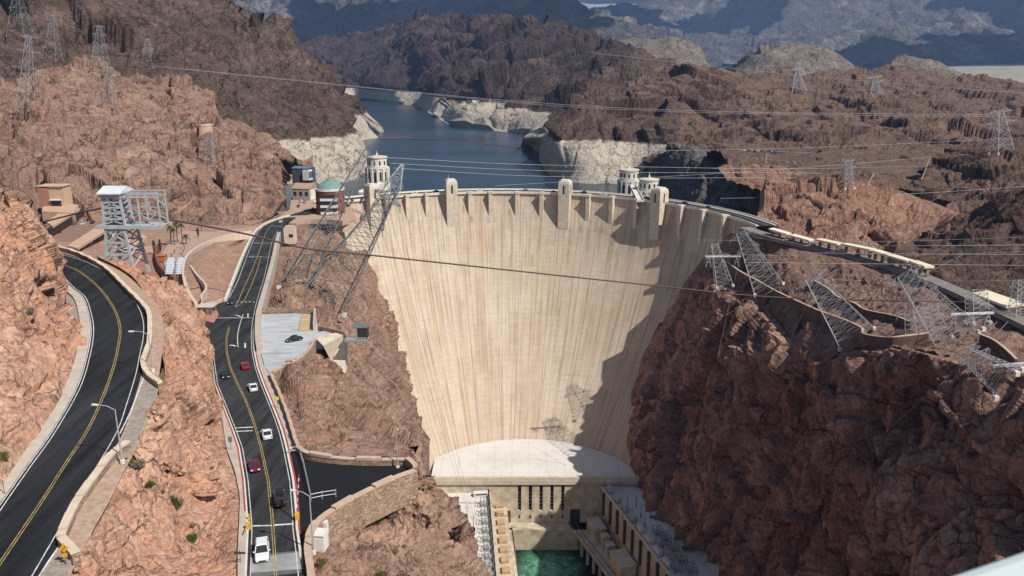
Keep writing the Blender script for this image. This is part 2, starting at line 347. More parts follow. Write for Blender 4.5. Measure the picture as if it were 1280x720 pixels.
patch('promontory', [[(x, y, wl(y)) for x, y in ((652, 180), (672, 188), (684, 214), (700, 224), (725, 229), (755, 230), (790, 231), (840, 234))],
                     [(655, 172, 1450), (680, 172, 1300), (694, 176, 1120), (712, 177, 1080), (735, 180, 1065), (762, 184, 1060), (795, 187, 1060), (845, 192, 1010)],
                     [(672, 160, 1500), (692, 155, 1380), (708, 148, 1260), (728, 142, 1200), (750, 142, 1180), (775, 148, 1160), (805, 155, 1120), (850, 160, 1080)],
                     [(684, 150, 1650), (706, 140, 1550), (724, 124, 1500), (742, 112, 1480), (765, 112, 1450), (785, 118, 1400), (810, 125, 1350), (850, 130, 1330)],
                     [(690, 140, 1900), (715, 122, 1900), (738, 104, 1900), (752, 95, 1900), (775, 85, 1850), (795, 76, 1800), (820, 80, 1800), (860, 84, 1800)]],
      230, 170, M['promontory'], amp=17, L=85, blk=0.55, skirt=(60, 500, -150), ring=-4, seed=8, zsq=.8)
# --- right: mesa, escarpment, car-park terraces
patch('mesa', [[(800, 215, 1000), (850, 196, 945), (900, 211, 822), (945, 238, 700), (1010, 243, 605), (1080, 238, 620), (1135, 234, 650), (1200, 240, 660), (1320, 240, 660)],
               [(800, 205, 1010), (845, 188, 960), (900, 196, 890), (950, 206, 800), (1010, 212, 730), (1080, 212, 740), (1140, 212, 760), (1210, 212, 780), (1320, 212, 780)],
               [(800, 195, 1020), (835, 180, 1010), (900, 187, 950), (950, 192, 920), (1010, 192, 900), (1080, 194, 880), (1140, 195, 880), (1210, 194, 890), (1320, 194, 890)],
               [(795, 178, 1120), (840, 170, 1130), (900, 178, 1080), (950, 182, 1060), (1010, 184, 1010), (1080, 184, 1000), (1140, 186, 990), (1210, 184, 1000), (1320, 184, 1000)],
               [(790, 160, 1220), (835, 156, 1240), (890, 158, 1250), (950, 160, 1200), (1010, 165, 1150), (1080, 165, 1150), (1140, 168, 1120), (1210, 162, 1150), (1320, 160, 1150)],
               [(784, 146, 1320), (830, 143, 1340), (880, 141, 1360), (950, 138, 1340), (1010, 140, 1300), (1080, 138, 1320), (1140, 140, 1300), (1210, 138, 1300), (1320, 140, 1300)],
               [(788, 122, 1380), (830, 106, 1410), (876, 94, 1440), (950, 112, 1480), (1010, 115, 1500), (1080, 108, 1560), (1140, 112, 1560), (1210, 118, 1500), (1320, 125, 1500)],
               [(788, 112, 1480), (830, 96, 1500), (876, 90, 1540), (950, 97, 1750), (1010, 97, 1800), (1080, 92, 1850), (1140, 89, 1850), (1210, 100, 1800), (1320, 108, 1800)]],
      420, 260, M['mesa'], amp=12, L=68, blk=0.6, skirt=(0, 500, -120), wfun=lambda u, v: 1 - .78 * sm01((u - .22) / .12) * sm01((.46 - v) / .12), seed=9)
def proj(p):
    D = p[1] * CP + (CAMZ - p[2]) * SP; return (640 + F * p[0] / D, 360 + F * ((CAMZ - p[2]) / D - SP) / CP, D)
patch('shore_cliff', [[(812, 246, 965), (850, 262, 855), (890, 276, 800), (925, 286, 760), (950, 296, 720), (975, 300, 690)],
                      [(816, 232, 962), (853, 246, 853), (893, 258, 800), (928, 266, 758), (953, 276, 712), (978, 284, 680)],
                      [(824, 208, 958), (858, 218, 856), (897, 228, 806), (931, 238, 762), (955, 252, 708), (980, 262, 665)],
                      [(832, 186, 962), (862, 190, 880), (900, 205, 822), (933, 216, 775), (955, 235, 712), (980, 245, 655)],
                      [(834, 182, 1000), (864, 186, 930), (902, 201, 860), (936, 212, 815), (957, 231, 750), (982, 242, 690)]],
      200, 120, M['shore'], amp=5, L=28, blk=.6, zsq=.6, skirt=(30, 30, -3), det=1.6, seed=10)
patch('orange_bluff', [[(918, 300, 470), (955, 304, 455), (985, 308, 440), (1020, 318, 420), (1060, 330, 402), (1100, 340, 390), (1140, 350, 376), (1190, 365, 358)],
                       [(940, 290, 490), (962, 290, 486), (990, 295, 478), (1025, 300, 465), (1060, 305, 450), (1095, 312, 440), (1130, 322, 425), (1180, 335, 400)],
                       [(948, 262, 520), (970, 262, 516), (1000, 265, 505), (1030, 268, 495), (1065, 270, 485), (1100, 280, 475), (1135, 290, 462), (1185, 305, 440)],
                       [(950, 242, 560), (975, 240, 550), (1005, 238, 540), (1035, 240, 530), (1065, 241, 520), (1100, 252, 510), (1140, 262, 500), (1190, 275, 490)],
                       [(950, 237, 620), (975, 235, 620), (1005, 233, 620), (1035, 234, 620), (1065, 235, 615), (1100, 243, 590), (1140, 252, 570), (1200, 266, 550)]],
      250, 150, M['orange'], amp=6.5, L=36, blk=0.75, zsq=0.45, seed=11, skirt=(0, 150, -5), fade=(.06, .06, .12, .1))
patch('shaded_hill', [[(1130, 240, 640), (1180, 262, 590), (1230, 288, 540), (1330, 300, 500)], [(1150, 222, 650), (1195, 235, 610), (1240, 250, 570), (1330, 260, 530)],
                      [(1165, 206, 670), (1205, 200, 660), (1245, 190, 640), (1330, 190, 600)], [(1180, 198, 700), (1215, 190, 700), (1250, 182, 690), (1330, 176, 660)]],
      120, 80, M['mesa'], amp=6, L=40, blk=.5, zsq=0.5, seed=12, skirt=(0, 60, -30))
patch('road_hill', [[(1085, 338, 392), (1130, 352, 372), (1190, 368, 350), (1250, 385, 332), (1340, 410, 310)],
                    [(1110, 320, 420), (1150, 325, 410), (1200, 335, 390), (1255, 345, 370), (1340, 350, 350)],
                    [(1140, 300, 450), (1175, 295, 455), (1215, 292, 440), (1260, 285, 420), (1340, 270, 400)],
                    [(1170, 288, 480), (1200, 278, 490), (1230, 262, 480), (1262, 243, 460), (1340, 215, 440)]],
      150, 110, M['roadhill'], amp=5, L=30, blk=.6, zsq=.7, seed=13, skirt=(30, 60, -60), fade=(.1, 0, .1, 0))
# --- right bench and canyon wall
rim = [(856, 343, 540), (878, 346, 506), (903, 350, 472), (935, 366, 436), (970, 400, 392), (1000, 440, 350), (1030, 452, 325), (1070, 438, 303), (1125, 440, 280), (1185, 446, 262), (1240, 460, 246), (1330, 490, 225)]
patch('canyon_bench', [[(912, 291, 487), (950, 298, 458), (990, 307, 436), (1030, 316, 418), (1060, 325, 400), (1090, 333, 388), (1120, 342, 372), (1150, 352, 358), (1180, 363, 345), (1215, 377, 330), (1250, 390, 316), (1340, 420, 290)],
                       [(900, 305, 500), (930, 318, 462), (965, 333, 428), (1005, 348, 400), (1040, 360, 381), (1075, 370, 364), (1105, 380, 350), (1140, 388, 336), (1175, 396, 324), (1210, 405, 312), (1250, 415, 298), (1340, 440, 272)],
                       [(876, 326, 525), (900, 335, 485), (936, 347, 444), (970, 373, 402), (1000, 400, 368), (1035, 412, 347), (1070, 416, 328), (1115, 424, 308), (1170, 428, 292), (1220, 434, 278), (1255, 440, 266), (1340, 465, 245)],
                       rim],
      330, 150, M['bench'], amp=1.5, L=10, blk=.55, det=1.3, seed=14, fade=(.04, 0, .1, 0))
patch('canyon_wall', [rim,
                      [(836, 370, 548), (860, 392, 505), (893, 405, 452), (930, 425, 406), (962, 460, 370), (992, 490, 342), (1030, 495, 314), (1070, 492, 294), (1125, 492, 272), (1185, 498, 256), (1240, 508, 240), (1330, 530, 220)],
                      [(804, 407, 554), (836, 440, 508), (878, 460, 448), (915, 490, 408), (950, 520, 378), (990, 545, 348), (1030, 555, 314), (1070, 560, 292), (1125, 565, 268), (1185, 570, 248), (1240, 578, 234), (1330, 590, 214)],
                      [(787, 450, 548), (814, 490, 506), (858, 520, 452), (900, 550, 414), (945, 580, 380), (990, 605, 346), (1030, 615, 316), (1075, 622, 290), (1125, 628, 264), (1185, 635, 243), (1240, 640, 228), (1330, 650, 208)],
                      [(776, 510, 534), (799, 545, 500), (840, 580, 456), (885, 620, 415), (940, 650, 380), (990, 670, 346), (1030, 680, 316), (1075, 690, 288), (1125, 695, 262), (1185, 700, 240), (1240, 705, 224), (1330, 710, 204)],
                      [(775, 570, 520), (800, 606, 488), (840, 650, 446), (878, 692, 410), (940, 720, 372), (990, 735, 342), (1030, 745, 314), (1075, 755, 286), (1125, 760, 260), (1185, 765, 236), (1240, 770, 220), (1330, 780, 200)],
                      [(774, 620, 520), (800, 650, 485), (840, 700, 440), (888, 760, 395), (940, 790, 362), (990, 800, 335), (1030, 810, 308), (1075, 820, 280), (1125, 825, 255), (1185, 830, 232), (1240, 835, 216), (1330, 845, 196)]],
      460, 350, M['cliff'], amp=6.0, L=30, blk=0.8, zsq=.6, bigk=1.1, det=2.1, seed=15, fade=(.17, 0, .04, 0), skirt=(-6, -6, -120))
# --- left hills
patch('dark_hillside', [[(-80, 250, 800), (100, 250, 850), (250, 250, 900), (340, 246, 1000), (380, 243, 1010), (420, 240, 1010), (448, 226, 1060), (461, 207, 1240), (450, 182, 1480)],
                        [(-80, 200, 850), (100, 195, 900), (250, 190, 950), (330, 180, 1060), (370, 174, 1120), (405, 171, 1150), (432, 171, 1180), (446, 173, 1240), (447, 175, 1480)],
                        [(-80, 130, 900), (100, 125, 950), (250, 135, 980), (320, 142, 1100), (360, 138, 1180), (392, 140, 1240), (418, 148, 1300), (438, 160, 1380), (447, 170, 1530)],
                        [(-80, 40, 980), (100, 50, 1020), (220, 60, 1080), (290, 80, 1180), (340, 98, 1280), (378, 112, 1380), (408, 130, 1460), (432, 148, 1520), (446, 164, 1600)],
                        [(-80, -60, 1100), (80, -45, 1150), (210, -25, 1250), (280, 4, 1350), (322, 28, 1430), (362, 60, 1500), (400, 92, 1580), (430, 122, 1650), (445, 140, 1700)]],
      420, 260, M['dark'], amp=17, L=60, blk=0.65, zsq=0.4, ring=-4, det=1.4, seed=16, skirt=(60, 300, -120))
patch('headland', [[(392, 190, 1480), (430, 182, 1560), (455, 175, 1660), (473, 172, 1718)], [(392, 150, 1500), (428, 142, 1600), (450, 145, 1680), (462, 160, 1716)],
                   [(392, 120, 1520), (420, 128, 1620), (438, 135, 1680), (448, 138, 1716)]], 90, 60, M['dark'], amp=7, L=60, blk=.4, zsq=.5, ring=-4, seed=17, skirt=(30, 200, -60), fade=(0, .1, 0, 0))
patch('red_hillside', [[(-80, 310, 400), (0, 300, 440), (60, 290, 465), (120, 284, 478), (200, 279, 485), (260, 284, 470), (310, 282, 472), (336, 273, 495), (350, 262, 530)],
                       [(-80, 245, 470), (0, 240, 490), (60, 230, 515), (120, 222, 530), (200, 218, 535), (260, 225, 530), (310, 232, 535), (336, 240, 545), (352, 242, 560)],
                       [(-80, 180, 540), (0, 178, 570), (50, 168, 595), (110, 165, 615), (180, 172, 620), (240, 178, 615), (290, 190, 600), (332, 204, 585), (353, 212, 575)],
                       [(-80, 125, 600), (0, 128, 630), (40, 120, 660), (95, 108, 690), (150, 122, 690), (218, 132, 680), (256, 158, 660), (322, 188, 630), (350, 200, 605)],
                       [(-80, 96, 660), (0, 104, 690), (40, 96, 720), (95, 84, 760), (150, 96, 770), (216, 104, 750), (246, 140, 720), (316, 180, 660), (346, 195, 630)]],
      400, 270, M['hill'], amp=8.5, L=32, blk=0.62, zsq=0.5, seed=18, skirt=(10, 80, -20), skirt_u=(-30, 40, -8), fade=(0, .05, .05, 0))
# --- plaza / garage ground (on the plane of the dam road)
patch('plaza_ground', [with_d([(20, 345), (100, 350), (180, 372), (240, 402), (290, 388)], rd, -.6), with_d([(20, 310), (100, 315), (180, 325), (250, 332), (320, 330)], rd, -.6), with_d([(20, 285), (100, 283), (200, 279), (270, 279), (340, 276)], rd, -.6), with_d([(20, 268), (100, 268), (200, 268), (300, 268), (378, 262)], rd, -.6)],
      120, 80, M['gravelpink'], amp=.12, L=6, blk=.3, seed=19)
# --- near rock left of the upper road
foot = [(-90, 700), (-14, 640), (24, 588), (57, 540), (86, 488), (104, 447), (109, 428), (99, 408), (81, 388), (82, 368), (77, 352)]
patch('roadside_rock', [[(x, y, ld(y, -.4)) for x, y in foot],
                        [(-110, 640, 98), (-40, 590, 106), (0, 550, 115), (36, 510, 123), (62, 470, 134), (84, 438, 144), (92, 420, 150), (86, 398, 156), (73, 378, 164), (74, 354, 180), (78, 337, 196)],
                        [(-120, 540, 108), (-60, 500, 116), (-14, 465, 124), (18, 440, 132), (42, 415, 142), (62, 400, 150), (68, 388, 155), (66, 372, 162), (60, 350, 172), (66, 325, 185), (72, 314, 200)],
                        [(-120, 400, 122), (-70, 390, 128), (-26, 375, 136), (4, 355, 144), (24, 340, 152), (38, 330, 160), (46, 325, 166), (50, 318, 172), (50, 308, 180), (56, 300, 190), (61, 300, 204)],
                        [(-120, 250, 140), (-80, 245, 146), (-40, 244, 152), (-10, 245, 158), (8, 248, 164), (18, 252, 170), (26, 257, 176), (34, 264, 182), (42, 274, 190), (48, 283, 198), (53, 289, 208)]],
      260, 330, M['pink'], amp=2.3, L=10, blk=0.55, seed=20, fade=(0, 0, .06, 0), skirt=(-20, 30, -14), skirt_u=(-14, 6, 0))
# --- rock between the roads
lb = [(62, 745), (85, 702), (103, 655), (127, 603), (152, 569), (176, 538), (196, 496), (206, 470), (203, 445), (196, 415), (190, 388), (173, 354), (152, 336), (120, 320)]
rb = [(298, 745), (296, 695), (299, 650), (299, 612), (287, 572), (280, 535), (274, 505), (268, 478), (266, 455), (263, 428), (252, 406), (244, 388), (230, 372), (212, 350)]
mid1 = [(120, 745, 92), (140, 700, 97), (158, 655, 103), (172, 603, 111), (190, 569, 118), (206, 538, 127), (220, 496, 140), (222, 470, 148), (218, 445, 157), (212, 415, 172), (206, 388, 190), (190, 360, 206), (172, 345, 216), (150, 333, 222)]
mid2 = [(215, 745, 99), (225, 700, 106), (236, 655, 114), (244, 603, 124), (246, 569, 133), (250, 538, 143), (252, 496, 158), (250, 470, 168), (248, 445, 181), (243, 415, 198), (234, 392, 218), (222, 372, 234), (205, 358, 244), (185, 346, 250)]
patch('middle_rock', [[(x, y, ld(y, -1.2)) for x, y in lb], mid1, mid2, [(x, y, rd(y, -.3)) for x, y in rb]],
      430, 230, M['pink'], amp=1.7, L=9, blk=0.62, bigk=0.6, seed=21, fade=(0, 0, .08, .17))
# --- canyon rim right of the dam road
patch('canyon_rim', [[(x, y, rd(y, dz)) for x, y, dz in ((376, 276, -2), (352, 308, -4), (341, 340, -5), (332, 370, -4), (330, 395, -6), (332, 420, -6), (338, 455, -5), (346, 480, -1.6), (358, 515, -.5), (370, 550, -.5), (384, 574, -1.5))],
                     [(398, 288, 470), (382, 322, 380), (372, 350, 318), (368, 378, 272), (366, 400, 260), (372, 425, 236), (372, 458, 206), (384, 490, 180), (392, 520, 163), (402, 548, 151), (412, 572, 142)],
                     [(420, 298, 490), (412, 328, 430), (408, 355, 372), (406, 380, 320), (400, 402, 268), (405, 428, 232), (408, 462, 204), (420, 495, 186), (428, 525, 168), (438, 552, 154), (448, 570, 145)],
                     [(432, 310, 520), (438, 335, 490), (442, 358, 450), (442, 380, 400), (438, 405, 330), (440, 440, 275), (446, 475, 240), (456, 505, 210), (462, 532, 182), (472, 555, 160), (486, 571, 146)],
                     [(452, 312, 558), (464, 338, 552), (474, 365, 542), (486, 393, 525), (496, 424, 500), (504, 455, 460), (513, 488, 400), (519, 520, 320), (521, 545, 240), (521, 562, 175), (519, 575, 146)]],
      300, 210, M['rim'], amp=2.3, L=12, blk=0.65, zsq=0.6, det=1.3, seed=22, fade=(0, .12, .13, 0), skirt=(8, 6, -170))
patch('lot_rock', [[(x, y, rd(y - 9, -1.6)) for x, y in ((384, 748), (390, 710), (394, 677), (408, 652), (430, 638), (455, 625), (485, 612), (508, 603), (526, 597))],
                   [(450, 790, 106), (445, 745, 111), (440, 705, 117), (445, 685, 122), (462, 668, 127), (485, 652, 132), (505, 636, 136), (520, 620, 140), (533, 608, 143)],
                   [(530, 780, 110), (520, 735, 116), (510, 700, 122), (508, 676, 127), (514, 658, 131), (522, 640, 135), (528, 622, 139), (534, 606, 142), (536, 595, 145)],
                   [(640, 790, 118), (612, 724, 128), (596, 690, 134), (580, 662, 138), (566, 640, 141), (554, 622, 144), (546, 610, 146), (540, 601, 148), (533, 594, 150)]],
      260, 170, M['rim'], amp=1.8, L=8, blk=0.65, det=1.4, seed=23, fade=(0, 0, .05, 0), skirt=(12, 8, -200))

def proj(p):
    D = p[1] * CP + (CAMZ - p[2]) * SP; return (640 + F * p[0] / D, 360 + F * ((CAMZ - p[2]) / D - SP) / CP, D)
patch('west_hill', [[proj((x, y, z)) for x in (-420, -300, -200, -104)] for y, z in ((60, 52), (110, 50), (160, 46), (195, 36))], 120, 100, M['pink'], amp=2.2, L=10, blk=.6, seed=24)
# ------------------------------------------------------------------ dam
CC = np.array([-9.0, 446.0]); CRr = 156.0                 # crest arc: centre and radius of the downstream edge
BC = np.array([8.9, 414.4]); BRr = 73.5; BZ = -148.0      # the foot of the face
TH0, TH1, BH0, BH1 = R(-50), R(82), R(-66), R(76)
def crest_pt(th, r=CRr, z=0.0): return np.array([CC[0] + r * math.sin(th), CC[1] + r * math.cos(th), z])
def face_pt(u, z, out=0.0):
    t = min(max(-z / -BZ, 0), 1.15); g = t ** 1.5 if t <= 1 else 1 + 1.5 * (t - 1)
    a = TH0 + (TH1 - TH0) * u; b = BH0 + (BH1 - BH0) * u
    top = np.array([CC[0] + CRr * math.sin(a), CC[1] + CRr * math.cos(a)]); bot = np.array([BC[0] + BRr * math.sin(b), BC[1] + BRr * math.cos(b)])
    p = top + (bot - top) * g
    return np.array([p[0], p[1], z])
def th_of_px(px):                                          # angle on the crest seen at photo column px
    best = min((abs(640 + F * q[0] / (q[1] * CP + (CAMZ - q[2]) * SP) - px), th) for th in np.linspace(R(-50), R(82), 2400) for q in [crest_pt(th)])
    return best[1]
def concrete(name, base, dark, stain, amt=.5):
    m, nt, b = new_mat(name); uv = nd(nt, 'UVMap').outputs[0]
    sep = nd(nt, 'SeparateXYZ', {0: uv}); u, v = sep.outputs[0], sep.outputs[1]   # metres along the crest, metres down
    comb = lambda a, bb: nd(nt, 'CombineXYZ', {0: mth(nt, 'MULTIPLY', u, a), 1: mth(nt, 'MULTIPLY', v, bb)}).outputs[0]
    blot = noise(nt, comb(.03, .03), 1.0, 6.0, .6); strk = noise(nt, comb(.55, .018), 1.0, 5.0, .6); grain = noise(nt, comb(1.1, 1.1), 1.0, 5.0, .7)
    panel = nd(nt, 'TexWhiteNoise', {'Vector': nd(nt, 'CombineXYZ', {0: mth(nt, 'FLOOR', mth(nt, 'DIVIDE', u, 7.6)), 1: mth(nt, 'FLOOR', mth(nt, 'DIVIDE', v, 3.0))}).outputs[0]}, noise_dimensions='2D').outputs['Value']
    c = mixc(nt, mr(nt, blot, .35, .68, 0, 1), base, dark)
    c = mixc(nt, mr(nt, strk, .47, .70, 0, amt * 1.2), c, stain)
    wide = noise(nt, comb(.07, .006), 1.0, 3.0, .5)
    c = mixc(nt, mr(nt, wide, .52, .75, 0, amt * .7), c, (.47, .33, .20))
    low = noise(nt, comb(.28, .03), 1.0, 5.0, .65); blk_ = noise(nt, comb(.045, .05), 1.0, 2.0, .5); run = mth(nt, 'MULTIPLY', mth(nt, 'MULTIPLY', mr(nt, low, .48, .64), mr(nt, blk_, .48, .58)), mr(nt, v, 8, 60, .85, .25))
    c = mixc(nt, run, c, (.25, .165, .105))
    k = mth(nt, 'MULTIPLY', mr(nt, panel, 0, 1, .965, 1.035), mr(nt, grain, .3, .7, .88, 1.12))
    def line(x, per, wd):     # distance to the nearest construction joint
        f = mth(nt, 'ABSOLUTE', mth(nt, 'SUBTRACT', mth(nt, 'FRACT', mth(nt, 'DIVIDE', x, per)), .5))
        return mr(nt, f, .5 - wd / per, .5, 0, 1)
    hn = noise(nt, comb(.09, .5), 1.0, 3.0); vn = noise(nt, comb(.4, .05), 1.0, 3.0)
    hl = mth(nt, 'MULTIPLY', line(v, 3.0, .5), mr(nt, hn, .40, .68, 0, .22)); vl = mth(nt, 'MULTIPLY', line(u, 15.2, .7), mr(nt, vn, .34, .6, .1, .6))
    vl2 = mth(nt, 'MULTIPLY', line(mth(nt, 'ADD', u, 3.8), 7.6, .45), mr(nt, vn, .4, .7, 0, .25))
    jl = mth(nt, 'MAXIMUM', mth(nt, 'MAXIMUM', hl, vl), vl2)
    c = mixc(nt, 1.0, c, nd(nt, 'CombineColor', {0: k, 1: k, 2: k}).outputs[0], 'MULTIPLY')
    c = mixc(nt, jl, c, (.17, .115, .075))
    nt.links.new(c, b.inputs['Base Color']); b.inputs['Roughness'].default_value = .85; b.inputs['Specular IOR Level'].default_value = .2
    nt.links.new(nd(nt, 'Bump', {'Height': mth(nt, 'SUBTRACT', grain, jl), 'Strength': .6, 'Distance': .3}).outputs[0], b.inputs['Normal'])
    return m
M['damface'] = concrete('dam_face_concrete', (.565, .48, .38), (.475, .39, .295), (.34, .25, .175), .85)
M['conc'] = simple('cream_concrete', (.58, .50, .395), .85, .16, .35)
M['concw'] = simple('pale_concrete', (.66, .62, .54), .85, .12, .5)
M['white'] = simple('white_sheet', (.66, .64, .60), .8, .10, .12)
def roofing(name):
    m, nt, b = new_mat(name); p = pos(nt); sp = nd(nt, 'SeparateXYZ', {0: p}); f1 = noise(nt, p, .05, 6.0, .65); f2 = noise(nt, p, .6, 5.0, .7)
    ln = lambda x, per, w_: mr(nt, mth(nt, 'ABSOLUTE', mth(nt, 'SUBTRACT', mth(nt, 'FRACT', mth(nt, 'DIVIDE', x, per)), .5)), .5 - w_ / per, .5, 0, 1)
    c = mixc(nt, mr(nt, f1, .45, .7, 0, .6), (.67, .65, .61), (.47, .45, .41)); c = mixc(nt, mr(nt, f2, .55, .75, 0, .35), c, (.36, .34, .31))
    c = mixc(nt, mth(nt, 'MULTIPLY', mth(nt, 'MAXIMUM', ln(sp.outputs[0], 11, .22), ln(sp.outputs[1], 17, .22)), .6), c, (.30, .29, .27)); nt.links.new(c, b.inputs['Base Color']); b.inputs['Roughness'].default_value = .85; return m
M['roofing'] = roofing('patched_white_roofing')
def asphalt(name, col):
    m, nt, b = new_mat(name); lane = noise(nt, pos(nt, 1.0, .045, 1), .55, 4.0, .6); pat = noise(nt, pos(nt), .06, 4.0); gr = noise(nt, pos(nt), 2.5, 5.0, .7)
    k = mth(nt, 'MULTIPLY', mth(nt, 'MULTIPLY', mr(nt, lane, .32, .68, .6, 1.7), mr(nt, pat, .35, .65, .85, 1.15)), mr(nt, gr, .3, .7, .85, 1.15))
    cr_ = nd(nt, 'TexVoronoi', {'Vector': nd(nt, 'VectorMath', {0: pos(nt), 1: nd(nt, 'TexNoise', {'Vector': pos(nt), 'Scale': .25, 'Detail': 4.0}).outputs['Color']}, operation='ADD').outputs[0], 'Scale': .085}, feature='DISTANCE_TO_EDGE').outputs['Distance']
    k = mth(nt, 'MULTIPLY', k, mr(nt, cr_, .0, .008, .55, 1.0))
    nt.links.new(mixc(nt, 1.0, col, nd(nt, 'CombineColor', {0: k, 1: k, 2: k}).outputs[0], 'MULTIPLY'), b.inputs['Base Color']); b.inputs['Roughness'].default_value = .85; b.inputs['Specular IOR Level'].default_value = .15
    return m
M['asphalt'] = asphalt('asphalt', (.032, .033, .035)); M['asphaltup'] = asphalt('dark_asphalt', (.020, .021, .024))
M['asphalt2'] = simple('fresh_black_asphalt', (.010, .011, .014), .9, .2, .3)
M['asphaltgrey'] = simple('worn_asphalt', (.12, .12, .12), .9, .25, .3)
M['side'] = simple('pavement_concrete', (.47, .40, .33), .9, .14, .6)
M['yellow'] = simple('yellow_paint', (.42, .30, .10), .7, .45, 1.2)
M['wpaint'] = simple('white_paint', (.60, .60, .58), .7, .35, 1.2)
M['redpaint'] = simple('red_kerb_paint', (.38, .06, .055), .7, .2, 2.0)
M['dark'] = M['dark']
M['glassdark'] = simple('dark_window', (.03, .035, .04), .15, .1, 1.0, spec=.5)
nu, nv = 260, 130
us = np.linspace(0, 1, nu); zs = np.concatenate([np.linspace(0, -30, 30), np.linspace(-31, BZ - 22, nv - 30)])
V = np.array([[face_pt(u, z) for u in us] for z in zs])
me = fast_mesh('dam', V.reshape(-1, 3), grid_quads(len(zs), nu))
uvl = me.uv_layers.new(name='UVMap'); li = np.empty(len(me.loops), np.int32); me.loops.foreach_get('vertex_index', li)
UVc = np.stack([np.tile(us * CRr * (TH1 - TH0), len(zs)), np.repeat(-zs, nu)], 1); uvl.data.foreach_set('uv', UVc[li].astype(np.float32).ravel())
dam = empty('arch_dam', (0, 0, 0)); tag(dam, 'huge curved cream concrete dam wall spanning the canyon, stained in vertical streaks', 'dam')
link('downstream_face', me, M['damface'], dam, smooth=True)
b = MB(); n = 120; ths = np.linspace(TH0, TH1, n)
sec = [(CRr + .0, -.6), (CRr - 1.3, -.6), (CRr - 1.3, 1.25), (CRr - .9, 1.25), (CRr - .9, .35), (CRr + 13, .35), (CRr + 13, 1.25), (CRr + 13.5, 1.25), (CRr + 13.5, -60)]
vs = [crest_pt(t, r, z) for (r, z) in sec for t in ths]
b.add(vs, [(k * n + i, k * n + i + 1, (k + 1) * n + i + 1, (k + 1) * n + i) for k in range(len(sec) - 1) for i in range(n - 1)])
b.build('crest_parapet', M['concw'], dam)
b = MB(); b.ribbon([crest_pt(t, CRr + 1.6, .37) for t in ths], [crest_pt(t, CRr + 11.4, .37) for t in ths]); b.build('crest_road', M['asphalt'], dam)
b = MB(); b.ribbon([crest_pt(t, CRr + 6.4, .39) for t in ths], [crest_pt(t, CRr + 6.65, .39) for t in ths]); b.build('centre_line', M['yellow'], dam)
for px in (481, 507, 532, 587, 613, 647, 678, 737, 767, 798, 855, 883, 910):
    th = th_of_px(px); b = MB(); w = 1.45 / CRr
    poly = lambda r0, r1, hw: [crest_pt(th - hw, r0)[:2], crest_pt(th + hw, r0)[:2], crest_pt(th + hw, r1)[:2], crest_pt(th - hw, r1)[:2]]
    b.prism(poly(CRr - 4.6, CRr + .5, w), -24, -.3); b.prism(poly(CRr - 4.9, CRr + .2, w * 1.15), -.3, 1.35)
    b.build('pilaster', M['conc'], dam)
def dam_tower(px, label):
    th = th_of_px(px); root = empty('crest_tower', crest_pt(th, CRr - 3, 0), -th); tag(root, label, 'tower', 'square elevator towers on the dam crest')
    b = MB(); b.box((0, 0, -8), (8.2, 9.5, 34)); b.build('shaft', M['conc'], root)
    b = MB()
    for sx in (-1, 1):
        for sy in (-1, 1): b.box((sx * 3.0, sy * 3.7, 4.0), (2.4, 2.4, 9.2))
    b.build('corner_pier', M['conc'], root)
    b = MB(); b.box((0, 0, 9.6), (7.6, 8.9, 1.6)); b.box((0, 0, 10.8), (5.6, 6.6, 1.0)); b.build('stepped_cap', M['concw'], root)
    b = MB(); b.cyl((-1.8, .5, 11.3), .12, 3.2, 6); b.build('flagpole', M['concw'], root)
    for s in (-1, 1):
        b = MB(); b.box((0, s * 4.76, 4.2), (1.3, .2, 6.2)); b.build('window', M['glassdark'], root)
        b = MB(); b.box((s * 4.12, 0, 4.2), (.2, 1.3, 6.2)); b.build('window', M['glassdark'], root)
    return root
for px, lb_ in ((463, 'square crest tower in front of the round intake tower, leftmost on the dam'), (563, 'square cream tower on the crest against the lake, left of the dam centre'),
                (708, 'square cream tower on the crest against the lake, right of the dam centre'), (827, 'square crest tower beside the two white intake towers, its right side brightly lit')):
    dam_tower(px, lb_)
# ------------------------------------------------------------------ intake towers in the lake
def intake_tower(px, pyt, D, r, label, top=26):
    p = P(px, pyt, D); z1 = p[2]; root = empty('intake_tower', (p[0], p[1], 0), R(10)); tag(root, label, 'tower', 'round intake towers standing in the lake')
    b = MB(); b.cyl((0, 0, -75), r * 1.02, 75 + z1 - 10, 24); b.build('shaft', M['concw'], root)
    for k in range(12):
        a = 2 * math.pi * k / 12; b = MB(); b.box((r * 1.06 * math.cos(a), r * 1.06 * math.sin(a), z1 - 24), (1.5, 1.7, 29), a); b.build('fin', M['concw'], root)
        a += math.pi / 12
        b = MB(); b.box((r * math.cos(a), r * math.sin(a), z1 - 16.5), (.5, 1.7, 8.5), a); b.build('window', M['glassdark'], root)
        b = MB(); b.box((r * .93 * math.cos(a), r * .93 * math.sin(a), z1 - 5.2), (.5, 1.2, 3.4), a); b.build('window', M['glassdark'], root)
    b = MB(); b.cyl((0, 0, z1 - 10), r * 1.09, 1.0, 24); b.cyl((0, 0, z1 - 28), r * 1.2, 1.2, 24); b.build('cornice', M['concw'], root)
    b = MB(); b.cyl((0, 0, z1 - 8.7), r * .93, 7.4, 24); b.build('lantern', M['concw'], root)
    b = MB(); b.cyl((0, 0, z1 - 1.3), r * 1.0, .9, 24); b.cyl((0, 0, z1 - .4), r * .96, .9, 24, r * .3); b.build('roof', M['conc'], root)
    b = MB(); b.cyl((0, 0, z1 + .5), 1.0, 1.8, 10, .7); b.cyl((0, 0, z1 + 2.3), .25, 1.8, 6); b.build('finial', M['concw'], root)
intake_tower(471, 195, 660, 8.8, 'round white intake tower left of the dam, standing before the pale lake bank')
